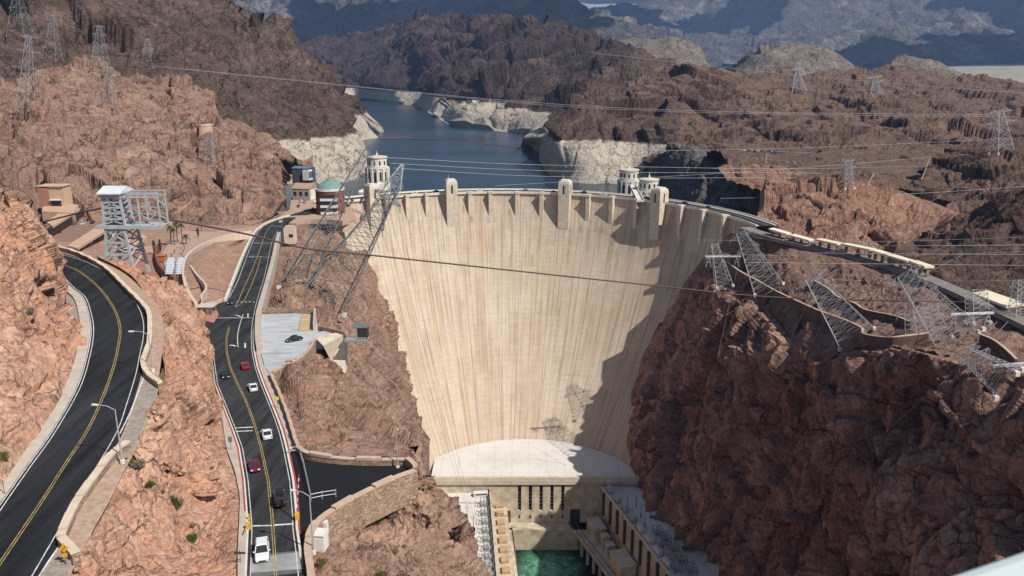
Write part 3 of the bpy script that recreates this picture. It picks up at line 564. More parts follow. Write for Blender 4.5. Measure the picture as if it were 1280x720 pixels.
intake_tower(786.5, 211, 655, 8.2, 'round white intake tower at the right end of the lake, farther one of the pair')
intake_tower(811.5, 223, 612, 7.8, 'round white intake tower nearer the dam crest, right one of the pair')
for p0, p1, lb_ in ((P(452, 238, 600), P(480, 228, 650), 'short covered bridge from the dam to the left intake tower'), (P(800, 252, 565), P(790, 238, 640), 'white roofed bridge from the dam crest to the right intake towers')):
    br = empty('tower_bridge', (0, 0, 0)); tag(br, lb_, 'bridge')
    b = MB(); a = np.array([p0[0], p0[1], .2]); c = np.array([p1[0], p1[1], .2]); b.beam(a, c, 5, 1.4); b.build('deck', M['concw'], br)
    b = MB(); b.beam(a + [2.3, 0, 1.2], c + [2.3, 0, 1.2], .4, 1.2); b.beam(a + [-2.3, 0, 1.2], c + [-2.3, 0, 1.2], .4, 1.2); b.build('railing', M['concw'], br)
# ------------------------------------------------------------------ water and ground
def water(name, col, rough, bumps, foam=None, col2=None):
    m, nt, b = new_mat(name); p = pos(nt)
    n1 = noise(nt, pos(nt, .5, 1.4, 1), bumps[0], 5.0, .6); n2 = noise(nt, pos(nt, .25, 1.6, 1), bumps[0] * .06, 4.0, .55)
    c = mixc(nt, mr(nt, n2, .42, .66), col, col2 or col)
    if foam is not None:
        fx = nd(nt, 'VectorMath', {0: p, 1: (foam[0], foam[1], foam[2])}, operation='DISTANCE').outputs['Value']
        fr = noise(nt, p, .12, 7.0, .68)
        k = mth(nt, 'MULTIPLY', mr(nt, fx, foam[3] * .25, foam[3], 1, 0), mr(nt, fr, .30, .52))
        c = mixc(nt, k, c, (.12, .42, .26)); c = mixc(nt, mth(nt, 'MULTIPLY', k, mr(nt, noise(nt, p, .35, 6.0, .7), .52, .7)), c, (.5, .68, .56))
    nt.links.new(c, b.inputs['Base Color']); b.inputs['Roughness'].default_value = rough; b.inputs['IOR'].default_value = 1.33; b.inputs['Specular IOR Level'].default_value = .35
    nt.links.new(nd(nt, 'Bump', {'Height': n1, 'Strength': .5, 'Distance': bumps[1]}).outputs[0], b.inputs['Normal'])
    return m
M['lake'] = water('lake_water', (.016, .032, .056), .22, (.12, .6), None, (.034, .062, .098))
M['river'] = water('tailrace_water', (.002, .012, .010), .2, (.25, .3), (21, 408, -192, 24), (.004, .02, .015))
lk = MB(); back = [crest_pt(t, CRr + 12, -54)[:2] for t in np.linspace(TH0, TH1, 40)]
lk.prism([(-700, 480)] + [(p[0], p[1]) for p in back] + [(500, 480), (900, 700), (900, 4600), (-1500, 4600)], -60, -54)
tag(lk.build('lake_water', M['lake']), kind='structure')
rv = MB(); rv.box((20, 330, -194), (260, 240, 4)); tag(rv.build('river_water', M['river']), kind='structure')
gm = rock_mat('desert_ground', [(.30, .22, .16), (.25, .19, .15), (.36, .28, .21)], 300, streak=.2, bump=.3)
g = 60; xs = np.linspace(-1, 1, g); gx = np.sign(xs) * np.abs(xs) ** 2 * 26000; gy = np.linspace(0, 1, g) ** 2 * 30000 - 900
GX, GY = np.meshgrid(gx, gy); gz = np.full_like(GX, -215.0) + 195 * np.clip((GY - 4200) / 2500, 0, 1)
tag(link('ground', fast_mesh('ground', np.stack([GX, GY, gz], -1).reshape(-1, 3), grid_quads(g, g)), gm), kind='structure')
# buoys of the safety boom across the lake
boom = empty('boom_line', (0, 0, -54)); tag(boom, 'thin reddish safety boom floating across the lake behind the dam', 'boom')
bp = spline([PZ(470, 172, -53.6), PZ(520, 172, -53.6), PZ(590, 178, -53.6), PZ(655, 186, -53.6)], 60) - np.array([0, 0, -54])
b = MB(); b.tube(bp, .7, 5); b.build('float_line', simple('boom_red', (.30, .12, .10), .6), boom)
# ------------------------------------------------------------------ power house
def PHp(px, py, z): return PZ(px, py, z)
ZR = -148.0
M['phwall'] = simple('stained_concrete_wall', (.50, .42, .315), .85, .30, .22)
ph = empty('power_house', (0, 0, 0)); tag(ph, 'concrete power house with white curved roof at the foot of the dam', 'power house')
fl = PHp(538, 601, ZR); fr = PHp(797, 583, ZR); fy = PHp(660, 599, ZR)[1]
fl[1] = fy + 2; fr[1] = fy + 2; fl = fl[:2]; fr = fr[:2]
arc = [BC + (BRr + 3) * np.array([math.sin(t), math.cos(t)]) for t in np.linspace(R(72), R(-62), 40)]
arc = [np.array([min(max(p[0], fl[0]), fr[0]), max(p[1], fl[1])]) for p in arc]; arc = [p for i, p in enumerate(arc) if i == 0 or np.linalg.norm(p - arc[i - 1]) > .05]; arc = arc[1:-1]
poly = [(fl[0], fl[1]), (fr[0], fr[1])] + [(p[0], p[1]) for p in arc]
b = MB(); b.prism(poly, ZR - 1.2, ZR); b.build('roof', M['roofing'], ph)
wy = fy + 1.2
b = MB(); b.box(((fl[0] + fr[0]) / 2, fy + 1.0, ZR - .6), (fr[0] - fl[0], 2.0, 3.6)); b.box(((fl[0] + fr[0]) / 2, fy + .4, ZR - 3.2), (fr[0] - fl[0], 1.0, .8)); b.build('cornice', M['conc'], ph)
# front wall with five tall slot windows
x0, x1 = PHp(600, 640, -160)[0], fr[0]; slots = [PHp(px, 620, ZR - 12)[0] for px in (649.5, 663, 676.5, 690, 703.5)]
b = MB(); ztop, zbot = ZR - 2.4, -192; s0, s1 = ZR - 5, ZR - 22
edges = [fl[0] + .5] + [e for s in slots for e in (s - 1.0, s + 1.0)] + [x1]
for i in range(0, len(edges), 2): b.box(((edges[i] + edges[i + 1]) / 2, fy + 2.7, (ztop + zbot) / 2), (edges[i + 1] - edges[i], 3.0, ztop - zbot))
for s in slots: b.box((s, fy + 2.7, (ztop + s0) / 2), (2.0, 3.0, ztop - s0)); b.box((s, fy + 2.7, (s1 + zbot) / 2), (2.0, 3.0, s1 - zbot))
b.build('front_wall', M['phwall'], ph)
for s in slots:
    w_ = MB(); w_.box((s, fy + 3.6, (s0 + s1) / 2), (2.0, .3, s0 - s1)); o = w_.build('window', M['glassdark'], ph)
    w_ = MB()
    for k in range(5): w_.box((s, fy + 3.35, s1 + 1.5 + k * 2.4), (1.8, .2, .5))
    w_.build('glazing_bar', M['phwall'], o)
    w_ = MB(); w_.box((s, fy + 1.1, ZR - 26), (1.0, .4, 1.8)); w_.build('vent', M['glassdark'], ph)
b = MB(); b.box(((fl[0] + x1) / 2 + 14, fy - 3.0, -179), (x1 - fl[0] - 28, 8, 2.0)); b.box(((fl[0] + x1) / 2 + 14, fy - 6.2, -188), (x1 - fl[0] - 28, 1.4, 16)); b.build('terrace', M['phwall'], ph)
dx = PHp(719, 650, -175)[0]; b = MB(); b.box((dx, fy + 1.05, -173.5), (6, .5, 9)); b.build('doorway', M['glassdark'], ph)
dx = PHp(634, 662, -175)[0]; b = MB(); b.box((dx, fy + 1.05, -174), (4, .5, 8)); b.build('doorway', simple('rust_door', (.10, .05, .03), .7), ph)
# ------------------------------------------------------------------ roads
def ipl(tab, y):
    ys = [t[0] for t in tab]; return np.interp(y, ys[::-1] if ys[0] > ys[-1] else ys, [t[1] for t in (tab[::-1] if ys[0] > ys[-1] else tab)])
RL = [(760, 318), (720, 313), (690, 314), (660, 315), (640, 313.5), (600, 310), (560, 303), (540, 296), (520, 288), (500, 280), (480, 272), (460, 269), (440, 266.5), (425, 265), (410, 268), (395, 274), (380, 281), (360, 291.5), (350, 296.5), (330, 304), (310, 311.5), (300, 316), (290, 321.5), (280, 331), (275, 343), (270, 357), (267, 369)]
RR = [(760, 374), (720, 373), (690, 370), (660, 366), (640, 365.5), (600, 362), (560, 354), (540, 349), (520, 342), (500, 334), (480, 326), (460, 319), (440, 315), (425, 314), (410, 314.5), (395, 317), (380, 320), (360, 326), (350, 329.5), (330, 334), (310, 338), (300, 340.5), (290, 345.5), (280, 355), (275, 363), (270, 373), (267, 384)]
RY = [(760, 347), (720, 344.5), (690, 343), (660, 341), (640, 339.5), (600, 335), (560, 326.5), (540, 321), (520, 314.5), (500, 307), (480, 297), (460, 288), (440, 283.5), (425, 283), (410, 286), (400, 289)]
ysr = np.concatenate([np.arange(760, 320, -8), np.arange(320, 285, -4), np.arange(285, 266, -2)])
def rp_at(tab, y, off=0.0, dz=0.0):
    p = RP(ipl(tab, y), y, dz); p[0] += off; return p
def mk(name, mat, A, B, kind='structure'):
    b = MB(); b.ribbon(A, B); return tag(b.build(name, mat), kind=kind)
mk('dam_road', M['asphalt'], [rp_at(RL, y, -.7) for y in ysr], [rp_at(RR, y, .7) for y in ysr])
mk('crest_approach', M['asphalt'], [PZ(x, y, .1) for x, y in ((360, 269), (385, 262), (408, 257), (432, 252.5))], [PZ(x, y, .1) for x, y in ((384, 268), (402, 265), (420, 261), (438, 257))])
def line(name, mat, pts, w, n=80, dz=.03):
    A, B = strip_on(pts, w, n, dz); return mk(name, mat, A, B)
ly = lambda tab, a, bb, off=0.0, st=8: [rp_at(tab, y, off) for y in np.arange(a, bb, -st)]
line('edge_line', M['wpaint'], ly(RL, 760, 428), .13); line('edge_line', M['wpaint'], ly(RR, 760, 282), .13)
line('edge_line', M['wpaint'], ly(RL, 372, 272, .4, 5), .18)
line('yellow_line', M['yellow'], ly(RY, 760, 400, -.16), .11); line('yellow_line', M['yellow'], ly(RY, 505, 405, .16), .11); line('yellow_line', M['yellow'], ly(RY, 760, 500, .16), .11)
line('yellow_line', M['yellow'], [RP(x, y) for x, y in ((294, 384), (298, 376), (304, 362), (313, 342), (322, 320), (329, 300), (333, 290), (341, 280))], .2)
line('yellow_line', M['yellow'], [RP(x, y) for x, y in ((295, 384), (304, 377), (310, 366), (316, 352), (322, 336), (326, 320))], .2)
line('lane_line', M['wpaint'], [RP(x, y) for x, y in ((297.5, 434), (297, 420), (300, 405), (304, 393))], .2)
line('turn_arrow', M['wpaint'], [RP(x, y) for x, y in ((295, 433), (290, 431.5), (287, 432))], .5); line('turn_arrow', M['wpaint'], [RP(306.5, 435), RP(306.5, 429)], .4)
line('turn_arrow', M['wpaint'], [RP(301, 396), (RP(297, 394.4)), RP(294, 394)], .5); line('turn_arrow', M['wpaint'], [RP(310, 397), RP(310, 392)], .4)
line('stop_line', M['wpaint'], [RP(316, 657.5), RP(340, 657)], .3); line('stop_line', M['wpaint'], [RP(343, 656.5), RP(367, 655)], .35)
line('stop_line', M['wpaint'], [RP(270, 397.5), RP(315, 397.3)], .35)
for yy in (535, 539.5): line('stop_line', M['wpaint'], [RP(294, yy), RP(316, yy - 1)], .3)
for xx in (297, 302, 307, 312, 317): line('crossing_mark', M['wpaint'], [RP(xx - .9, 377.5), RP(xx + 1.1, 377.4)], .6)
mk('worn_road_patch', M['asphaltgrey'], [RP(314, y, .015) for y in (722, 708, 694)] + [], [RP(377, y, .015) for y in (716, 702, 688)])
mk('worn_road_patch', simple('pale_worn_slab', (.30, .295, .285), .9, .3, .4), [RP(313, y, .025) for y in (716, 706, 698)], [RP(379, y, .025) for y in (711, 700, 689)])
# side road by the booth island
def flat(name, mat, pts, dz=0.0, fn=RP, thick=None):
    b = MB(); q = [fn(x, y, dz) for x, y in pts]
    if thick: b.add(q + [p - np.array([0, 0, thick]) for p in q], [tuple(range(len(q)))] + [(i, (i + 1) % len(q), len(q) + (i + 1) % len(q), len(q) + i) for i in range(len(q))])
    else: b.add(q, [tuple(range(len(q)))])
    return tag(b.build(name, mat), kind='structure')
flat('side_road', M['asphalt'], [(226, 384), (262, 381), (281, 375), (292, 362), (300, 380), (300, 430), (266, 432), (263.5, 424), (256, 413), (247, 405), (236, 392)], -.03)
flat('booth_island', simple('pink_paving', (.42, .20, .145), .85, .15, .5), [(244, 390), (271, 388), (273.5, 393), (267, 403.5), (258, 401), (246, 397)], .14, thick=.2)
M['pinkpave'] = simple('plaza_paving', (.42, .285, .21), .9, .12, .3)
# pavements and kerbs
def side_strip(name, mat, tabA, offA, ptsB, dz, ys):
    A = [rp_at(tabA, y, offA, dz) for y in ys]; B = [RP(ipl(ptsB, y), y, dz) for y in ys]; return mk(name, mat, A, B)
SB = [(760, 296), (720, 297), (690, 297), (650, 299), (620, 300), (590, 294), (560, 283), (540, 280), (520, 277.5), (500, 273), (470, 268), (455, 266.5)]
side_strip('pavement', M['side'], RL, -.75, SB, .13, np.arange(760, 452, -8))
line('red_kerb', M['redpaint'], ly(RL, 640, 455, -.85), .25, dz=.16); line('kerb', M['concw'], ly(RL, 760, 440, -.62), .3, dz=.12)
SBR = [(575, 375), (562, 371.5), (557, 369), (540, 365), (518, 357), (500, 350.5), (485, 344.5), (469, 337.5), (455, 329), (440, 325.5), (425, 324.5), (405, 324)]
side_strip('pavement', M['side'], RR, .75, SBR, .13, np.arange(562, 404, -6))
line('red_kerb', M['redpaint'], ly(RR, 668, 420, .95), .28, dz=.16); line('kerb', M['concw'], ly(RR, 700, 400, .6), .35, dz=.14)
# ------------------------------------------------------------------ upper road
UL = [(1, 637), (37, 585), (69, 540), (100, 485), (112, 447), (117, 417), (115, 396), (107, 372), (92, 359), (80, 347), (66, 338), (50, 332)]
URt = [(40, 720), (75, 660), (96, 627), (117, 590), (146, 540), (160, 500), (170, 467), (175, 442), (179, 422), (179, 402), (172, 382), (154, 360), (135, 342), (107, 327), (80, 319), (60, 314), (44, 311)]
UY = [(-40, 765), (1, 703), (50, 630), (82, 580), (108, 540), (125, 505), (140, 465), (147, 437), (150, 410), (142, 385), (124, 360), (100, 340), (79, 331), (60, 325)]
ul = [LP(-75, 750)] + [LP(*q) for q in UL]; ur = [LP(-2, 790)] + [LP(*q) for q in URt]
nA = 90; cA = spline(ul, nA); cB = spline(ur, nA)
off = lambda C, w: C + w * np.stack([np.gradient(C[:, 1]), -np.gradient(C[:, 0]), 0 * C[:, 0]], 1) / (np.linalg.norm(np.gradient(C[:, :2], axis=0), axis=1)[:, None])
mk('upper_road', M['asphaltup'], off(cA, -.6), off(cB, .9))
mk('gravel_shoulder', simple('sandy_gravel', (.38, .27, .20), .95, .25, 1.2), off(cB, .9) - np.array([0, 0, .02]), off(cB, 3.6) - np.array([0, 0, .5]))
line('edge_line', M['wpaint'], cA, .13, 120); line('edge_line', M['wpaint'], off(cA, -.45), .14, 120); line('edge_line', M['wpaint'], cB, .13, 120)
cy = spline([LP(*q) for q in UY], 120)
line('yellow_line', M['yellow'], off(cy, .15), .10, 140); line('yellow_line', M['yellow'], off(cy, -.15), .10, 140)
mk('road_gutter', M['side'], off(cA, -2.3) + np.array([0, 0, .25]), off(cA, -.6) + np.array([0, 0, .05]))
line('edge_line', M['wpaint'], [LP(*q) for q in ((48, 722), (62, 700), (76, 680))], .2); line('edge_line', M['wpaint'], [LP(*q) for q in ((150, 542), (163, 515), (181, 469))], .2)
gv = simple('grey_gravel', (.30, .255, .215), .95, .25, 1.2)
flat('gravel_shoulder', gv, [(146, 575), (152, 540), (164, 512), (181, 470), (200, 478), (196, 496), (186, 515), (176, 540), (160, 572)], -.08, LP)
flat('gravel_shoulder', gv, [(40, 735), (62, 702), (77, 684), (90, 700), (78, 745)], -.06, LP)
flat('gravel_shoulder', gv, [(92, 361), (107, 374), (116, 397), (117.5, 418), (113, 446), (106, 446), (111, 428), (101, 409), (82, 389), (83, 366)], -.1, LP)
# ------------------------------------------------------------------ walls
def stone_mat(name, a, b2, sc):
    m, nt, b = new_mat(name); v = nd(nt, 'TexVoronoi', {'Vector': pos(nt, 1, 1, 1.7), 'Scale': sc}); e = nd(nt, 'TexVoronoi', {'Vector': pos(nt, 1, 1, 1.7), 'Scale': sc}, feature='DISTANCE_TO_EDGE').outputs['Distance']
    hv = nd(nt, 'SeparateColor', {0: v.outputs['Color']}).outputs[0]; c = mixc(nt, hv, a, b2); c = mixc(nt, mr(nt, e, .0, .07, .75, 0), c, (.15, .10, .07)); c = mixc(nt, mr(nt, noise(nt, pos(nt), .35, 5.0), .45, .7, 0, .4), c, (.22, .14, .09))
    nt.links.new(c, b.inputs['Base Color']); b.inputs['Roughness'].default_value = .9; nt.links.new(nd(nt, 'Bump', {'Height': mth(nt, 'MINIMUM', e, .1), 'Strength': 1.0, 'Distance': .6}).outputs[0], b.inputs['Normal']); return m
M['stone'] = stone_mat('coursed_stone', (.50, .36, .25), (.27, .175, .12), 1.6)
M['cap'] = simple('coping_stone', (.62, .50, .385), .85, .12, .6)
M['capp'] = simple('pinkish_coping_stone', (.52, .38, .285), .85, .14, .6)
def stone_wall(name, label, pts, w, h, zb, cap=None, step=4.0, gap=.12, rise=.28, cat='wall'):
    root = empty(name, tuple(pts[0])); tag(root, label, cat)
    n = max(8, int(sum(np.linalg.norm(np.diff(np.array(pts), axis=0), axis=1)) / 1.5)); C = spline(pts, n); o0 = np.array(pts[0])
    b = MB(); b.wall(C - o0, w, h, zb); b.build('masonry', M['stone'], root)
    s = np.concatenate([[0], np.cumsum(np.linalg.norm(np.diff(C, axis=0), axis=1))]); k = 0; t = 0.0
    while t < s[-1] - 1.0:
        e = min(t + step, s[-1]); tt = np.linspace(t + gap / 2, e - gap / 2, 4); q = np.stack([np.interp(tt, s, C[:, i]) for i in range(3)], 1) - o0 + np.array([0, 0, h + .004])
        b = MB(); b.wall(q, w * 1.22, .22 + (rise if k % 2 else 0), 0.0); b.build('coping', cap or M['cap'], root); t = e; k += 1
    return root
stone_wall('stone_wall', 'low pale coped wall along the lower right edge of the upper road', [LP(*q) for q in ((161, 559), (148, 568), (138, 578), (121, 600), (106, 622), (95, 638), (86, 658), (77, 679))], .8, .85, 1.2, step=3.6, rise=.12)
stone_wall('stone_wall', 'short wing wall behind the yellow arrow sign', [LP(78, 681), LP(86, 690), LP(96, 701)], .8, .9, 1.2, step=3.0, rise=.0)
stone_wall('stone_wall', 'tall coped stone wall round the outside of the upper road bend', [LP(*q) for q in ((60, 310), (80, 314), (101, 321), (121, 331), (137, 342), (152, 357), (163, 368), (176, 381), (186, 394), (188, 411), (187, 434), (181, 451), (180, 461), (185, 472), (201, 485))], .7, .8, 9, step=3.0, rise=.14)
lotdz = .0
stone_wall('stone_wall', 'dark shaded stone wall with jagged coping beside the right pavement of the dam road', [RP(*q) for q in ((338, 471), (345, 486), (351, 500), (358, 518), (365, 540), (370, 557), (373, 564))], .5, .9, 3, M['capp'], step=2.6, rise=.3)
stone_wall('stone_wall', 'stone wall with pink coping along the far side of the black asphalt lot', [RP(*q) for q in ((373, 565), (382, 572), (396, 576), (418, 579), (440, 580.5), (470, 581.5), (500, 581), (509, 581.5), (515, 586), (519.5, 591))], .7, 1.0, 4, M['capp'], step=4.4, rise=.3)
stone_wall('stone_wall', 'curved retaining wall of tan stone holding up the near side of the black lot', [RP(*q) for q in ((519, 593), (497, 601), (473, 612), (450, 623), (428, 636), (407, 649), (394, 662), (387, 676), (385, 693), (388, 715), (392, 745))], .8, .7, 5, M['capp'], step=4.4, rise=.3)
def plain_wall(name, label, pts, w, h, zb, mat, cat='wall', n=None, parent=None):
    o0 = np.array(pts[0]); b = MB(); b.wall((spline(pts, n) if n else np.array(pts)) - o0, w, h, zb); o = b.build(name, mat); o.location = o0; tag(o, label, cat); return o
plain_wall('parapet_wall', 'thick tan parapet along the right edge of the dam road above the grey lot', [RP(*q) for q in ((349, 293), (346, 305), (342, 325), (337, 345), (331, 367), (326, 385), (323, 400), (323, 425), (325, 440))], 1.6, 1.2, 4, M['side'], n=40)
plain_wall('parapet_wall', 'pale parapet on the left edge of the dam road above the gravel mound', [RP(*q) for q in ((369, 268.5), (352, 273), (340, 277), (328, 283), (319, 291), (309, 309), (299, 332), (288, 361), (282, 377))], .9, 1.0, 5, M['concw'], n=40)
# ------------------------------------------------------------------ lots right of the road
lotm, nt, bb = new_mat('streaked_grey_concrete'); pp = pos(nt); f1 = noise(nt, pos(nt, .2, 1.6, 1), .8, 5.0, .6); f2 = noise(nt, pp, .12, 4.0)
c = mixc(nt, mr(nt, f1, .35, .65), (.34, .36, .375), (.56, .57, .57)); c = mixc(nt, mr(nt, f2, .5, .7, 0, .5), c, (.26, .27, .28)); nt.links.new(c, bb.inputs['Base Color']); bb.inputs['Roughness'].default_value = .8
flat('grey_lot', lotm, [(325.5, 393), (360, 392), (395, 391), (397, 415), (410, 413), (431, 417.5), (420, 422), (395, 424), (391, 432), (382, 444), (372, 451), (356, 459), (339, 469), (331, 458), (326, 440), (325, 420)], -.1, thick=3.0)
flat('black_lot', M['asphalt2'], [(363, 568), (372, 564), (396, 574), (440, 579), (500, 580), (519, 590), (497, 598), (473, 608), (450, 619), (428, 631), (407, 644), (393, 658), (386, 672), (376, 660), (368, 612)], .02)
flat('concrete_apron', M['side'], [(396, 570.5), (412, 572.5), (432, 576), (426, 578), (412, 577)], .06)
pad = [RP(*q) for q in ((377, 394), (394, 393.5), (393, 414), (373, 414.5))]
r_ = empty('walled_pad', tuple(pad[0])); tag(r_, 'square tan walled pad at the corner of the grey lot', 'pad'); b = MB(); o0 = pad[0]
b.add([p - o0 + np.array([0, 0, .25]) for p in pad] + [p - o0 - np.array([0, 0, 1]) for p in pad], [(0, 1, 2, 3), (0, 1, 5, 4), (1, 2, 6, 5), (2, 3, 7, 6), (3, 0, 4, 7)]); b.build('floor_slab', simple('tan_slab', (.50, .37, .22), .85, .14, .5), r_)
b = MB(); b.wall(np.array([pad[1], pad[2]]) - o0, .6, 2.2, 1); b.build('side_wall', M['side'], r_); b = MB(); b.wall(np.array([RP(328, 391.3), RP(360, 390.5), pad[1] + np.array([1, .6, 0])]) - o0, .5, 1.5, 1); b.build('back_wall', M['stone'], r_)
stone_wall('stone_wall', 'low broken stone wall along the lower right edge of the grey lot', [RP(*q) for q in ((393, 426), (390, 434), (382, 445), (371, 453), (355, 461), (340, 470))], .6, .6, 2.5, M['capp'], step=2.6, rise=.25)
# triangular retaining wall and platform under the grey lot
A_ = RP(402, 413); B_ = RP(431.5, 418); C_ = P(431.5, 467, rd(418) * .985); D_ = P(414, 452, rd(413) * .97); E_ = RP(396, 424)
o0 = A_; b = MB(); nrm = np.array([0, 3.0, 0]); fr_ = [E_ - o0, B_ - o0, C_ - o0, D_ - o0, P(404, 432, rd(424) * .985) - o0]
b.add(fr_ + [p + nrm for p in fr_], [(0, 1, 2, 3, 4), (5, 6, 7, 8, 9)] + [(i, (i + 1) % 5, 5 + (i + 1) % 5, 5 + i) for i in range(5)])
o = b.build('retaining_wall', M['conc']); o.location = o0; tag(o, 'tapering smooth concrete retaining wall below the grey lot', 'wall')
plain_wall('parapet_wall', 'sloping brown parapet running down from the walled pad', [RP(399, 411.5), RP(416, 415.5), RP(432, 419)], .7, 1.1, 1, M['stone'])
pl = RP(446, 425); bal = empty('cliff_platform', tuple(pl)); tag(bal, 'dark steel platform with a hut jutting from the cliff', 'platform'); k = rd(425) / F
b = MB(); b.box((0, 0, 0), (28 * k, 3.2, .3)); b.build('deck', simple('steel_deck', (.25, .26, .27), .6), bal)
b = MB(); b.box((7 * k, 1.4, 1.9), (12 * k, 3.0, 3.0)); b.build('hut', simple('dark_hut', (.035, .035, .04), .6), bal)
b = MB(); b.box((4 * k, 1.5, 3.55), (20 * k, 3.6, .25)); b.build('hut_roof', simple('grey_sheet', (.16, .16, .17), .6), bal)
b = MB()
for i in range(8): b.beam((-13 * k + i * 3.4 * k, -1.5, 0), (-13 * k + i * 3.4 * k, -1.5, 1.1), .09)
b.beam((-13.5 * k, -1.5, 1.1), (13.5 * k, -1.5, 1.1), .1); b.build('railing', M['concw'], bal)
# ------------------------------------------------------------------ plaza, gravel mound
flat('plaza_paving', M['pinkpave'], [(205, 331), (212, 352), (232, 366), (236, 345), (232, 326), (262, 306), (316, 293), (330, 283), (310, 284), (262, 290), (230, 288), (214, 300), (203, 316)], .0)
flat('lower_court', simple('red_court_paving', (.34, .165, .115), .9, .2, .3), [(172, 315), (198, 313), (196, 325), (203, 345), (218, 356), (200, 365), (160, 352), (160, 330)], -.2)
mound = [[RP(x, y, dz) for x, y, dz in ((241, 381, -.5), (262, 380, -.5), (277, 377, -.8), (284, 366, -2))], [RP(x, y, dz) for x, y, dz in ((233, 362, 2.2), (254, 358, 2.4), (275, 352, .5), (289, 346, -2.4))],
         [RP(x, y, dz) for x, y, dz in ((231, 338, 4.0), (252, 334, 4.0), (276, 329, 1.6), (297, 326, -2.4))], [RP(x, y, dz) for x, y, dz in ((240, 319, 4.5), (262, 315, 4.5), (284, 311, 2.0), (304, 308, -2.4))], [RP(x, y, dz) for x, y, dz in ((268, 303, 4.0), (285, 301, 4), (300, 300, 2), (311, 298, -2))]]
G = cr(np.array([cr(np.array(r), 60) for r in mound]), 70); q = G.reshape(-1, 3); G = G + (fbm(q / 3.0, 4)[:, None] * .16).reshape(70, 60, 1) * np.array([0, 0, 1])
tag(link('gravel_mound', fast_mesh('gravel_mound', G.reshape(-1, 3), grid_quads(70, 60)), M['gravelpink']), kind='structure')
plain_wall('mound_wall', 'curved cream wall with small blocks round the gravel mound', [RP(x, y, 1.2) for x, y in ((246, 388), (238, 376), (232, 360), (230, 340), (238, 322), (262, 307), (290, 298), (314, 294))], 1.0, 2.4, 5, M['cap'], n=50)
plain_wall('mound_wall', 'thin cream kerb running across the gravel mound', [RP(x, y, 4.0) for x, y in ((252, 372), (258, 360), (246, 345), (238, 334))], .6, .8, 2, M['cap'], n=20)
plain_wall('court_wall', 'curved red wall round the lower court beside the shade canopies', [RP(*q) for q in ((199, 312), (195.5, 322), (198, 335), (205, 346), (214, 353), (219, 356))], .8, 3.0, 2, simple('red_wall', (.20, .085, .06), .85), n=20)
plain_wall('court_wall', 'pale wall at the back of the lower court', [RP(171, 315), RP(198, 314)], .8, 2.2, 2, M['capp'])
flat('abutment_ground', M['pinkpave'], [(338, 278), (362, 262), (366, 236), (400, 236), (432, 244), (440, 262), (446, 272), (428, 276), (408, 274), (388, 274), (370, 279)], .0, lambda x, y, dz: PZ(x, y, -.35), thick=3)
plain_wall('booth_wall', 'low red and cream kerb wall at the mouth of the side road', [RP(x, y) for x, y in ((243, 383), (258, 381.5), (272, 379), (281, 375.5))], .9, .9, 1, M['capp'], n=12)
# ------------------------------------------------------------------ vehicles
def paint(name, col, rough=.25, metal=.0):
    m, nt, b = new_mat(name); b.inputs['Base Color'].default_value = c4(col); b.inputs['Roughness'].default_value = rough; b.inputs['Metallic'].default_value = metal
    b.inputs['Coat Weight'].default_value = .4; return m
PAINT = {'white': paint('white_paintwork', (.74, .75, .76)), 'black': paint('black_paintwork', (.012, .012, .014)), 'red': paint('red_paintwork', (.36, .012, .018)), 'darkred': paint('dark_red_paintwork', (.17, .008, .022)),
         'blue': paint('dark_blue_paintwork', (.015, .022, .05)), 'silver': paint('silver_paintwork', (.42, .43, .45), .3, .4), 'grey': paint('grey_paintwork', (.12, .125, .13))}
M['tyre'] = simple('tyre_rubber', (.015, .015, .016), .9); M['rimm'] = simple('wheel_metal', (.4, .4, .42), .35, metal=.7); M['lamp_w'] = simple('headlight_lens', (.75, .76, .78), .1); M['lamp_r'] = simple('tail_light_lens', (.35, .02, .02), .2)
M['plastic'] = simple('black_plastic', (.02, .02, .022), .6)
def loft(b, rings, cap=True):
    n = len(rings[0]); vs = [v for r in rings for v in r]
    fs = [(i * n + k, i * n + (k + 1) % n, (i + 1) * n + (k + 1) % n, (i + 1) * n + k) for i in range(len(rings) - 1) for k in range(n)]
    if cap: fs += [tuple(range(n))[::-1], tuple(range((len(rings) - 1) * n, len(rings) * n))]
    b.add(vs, fs)
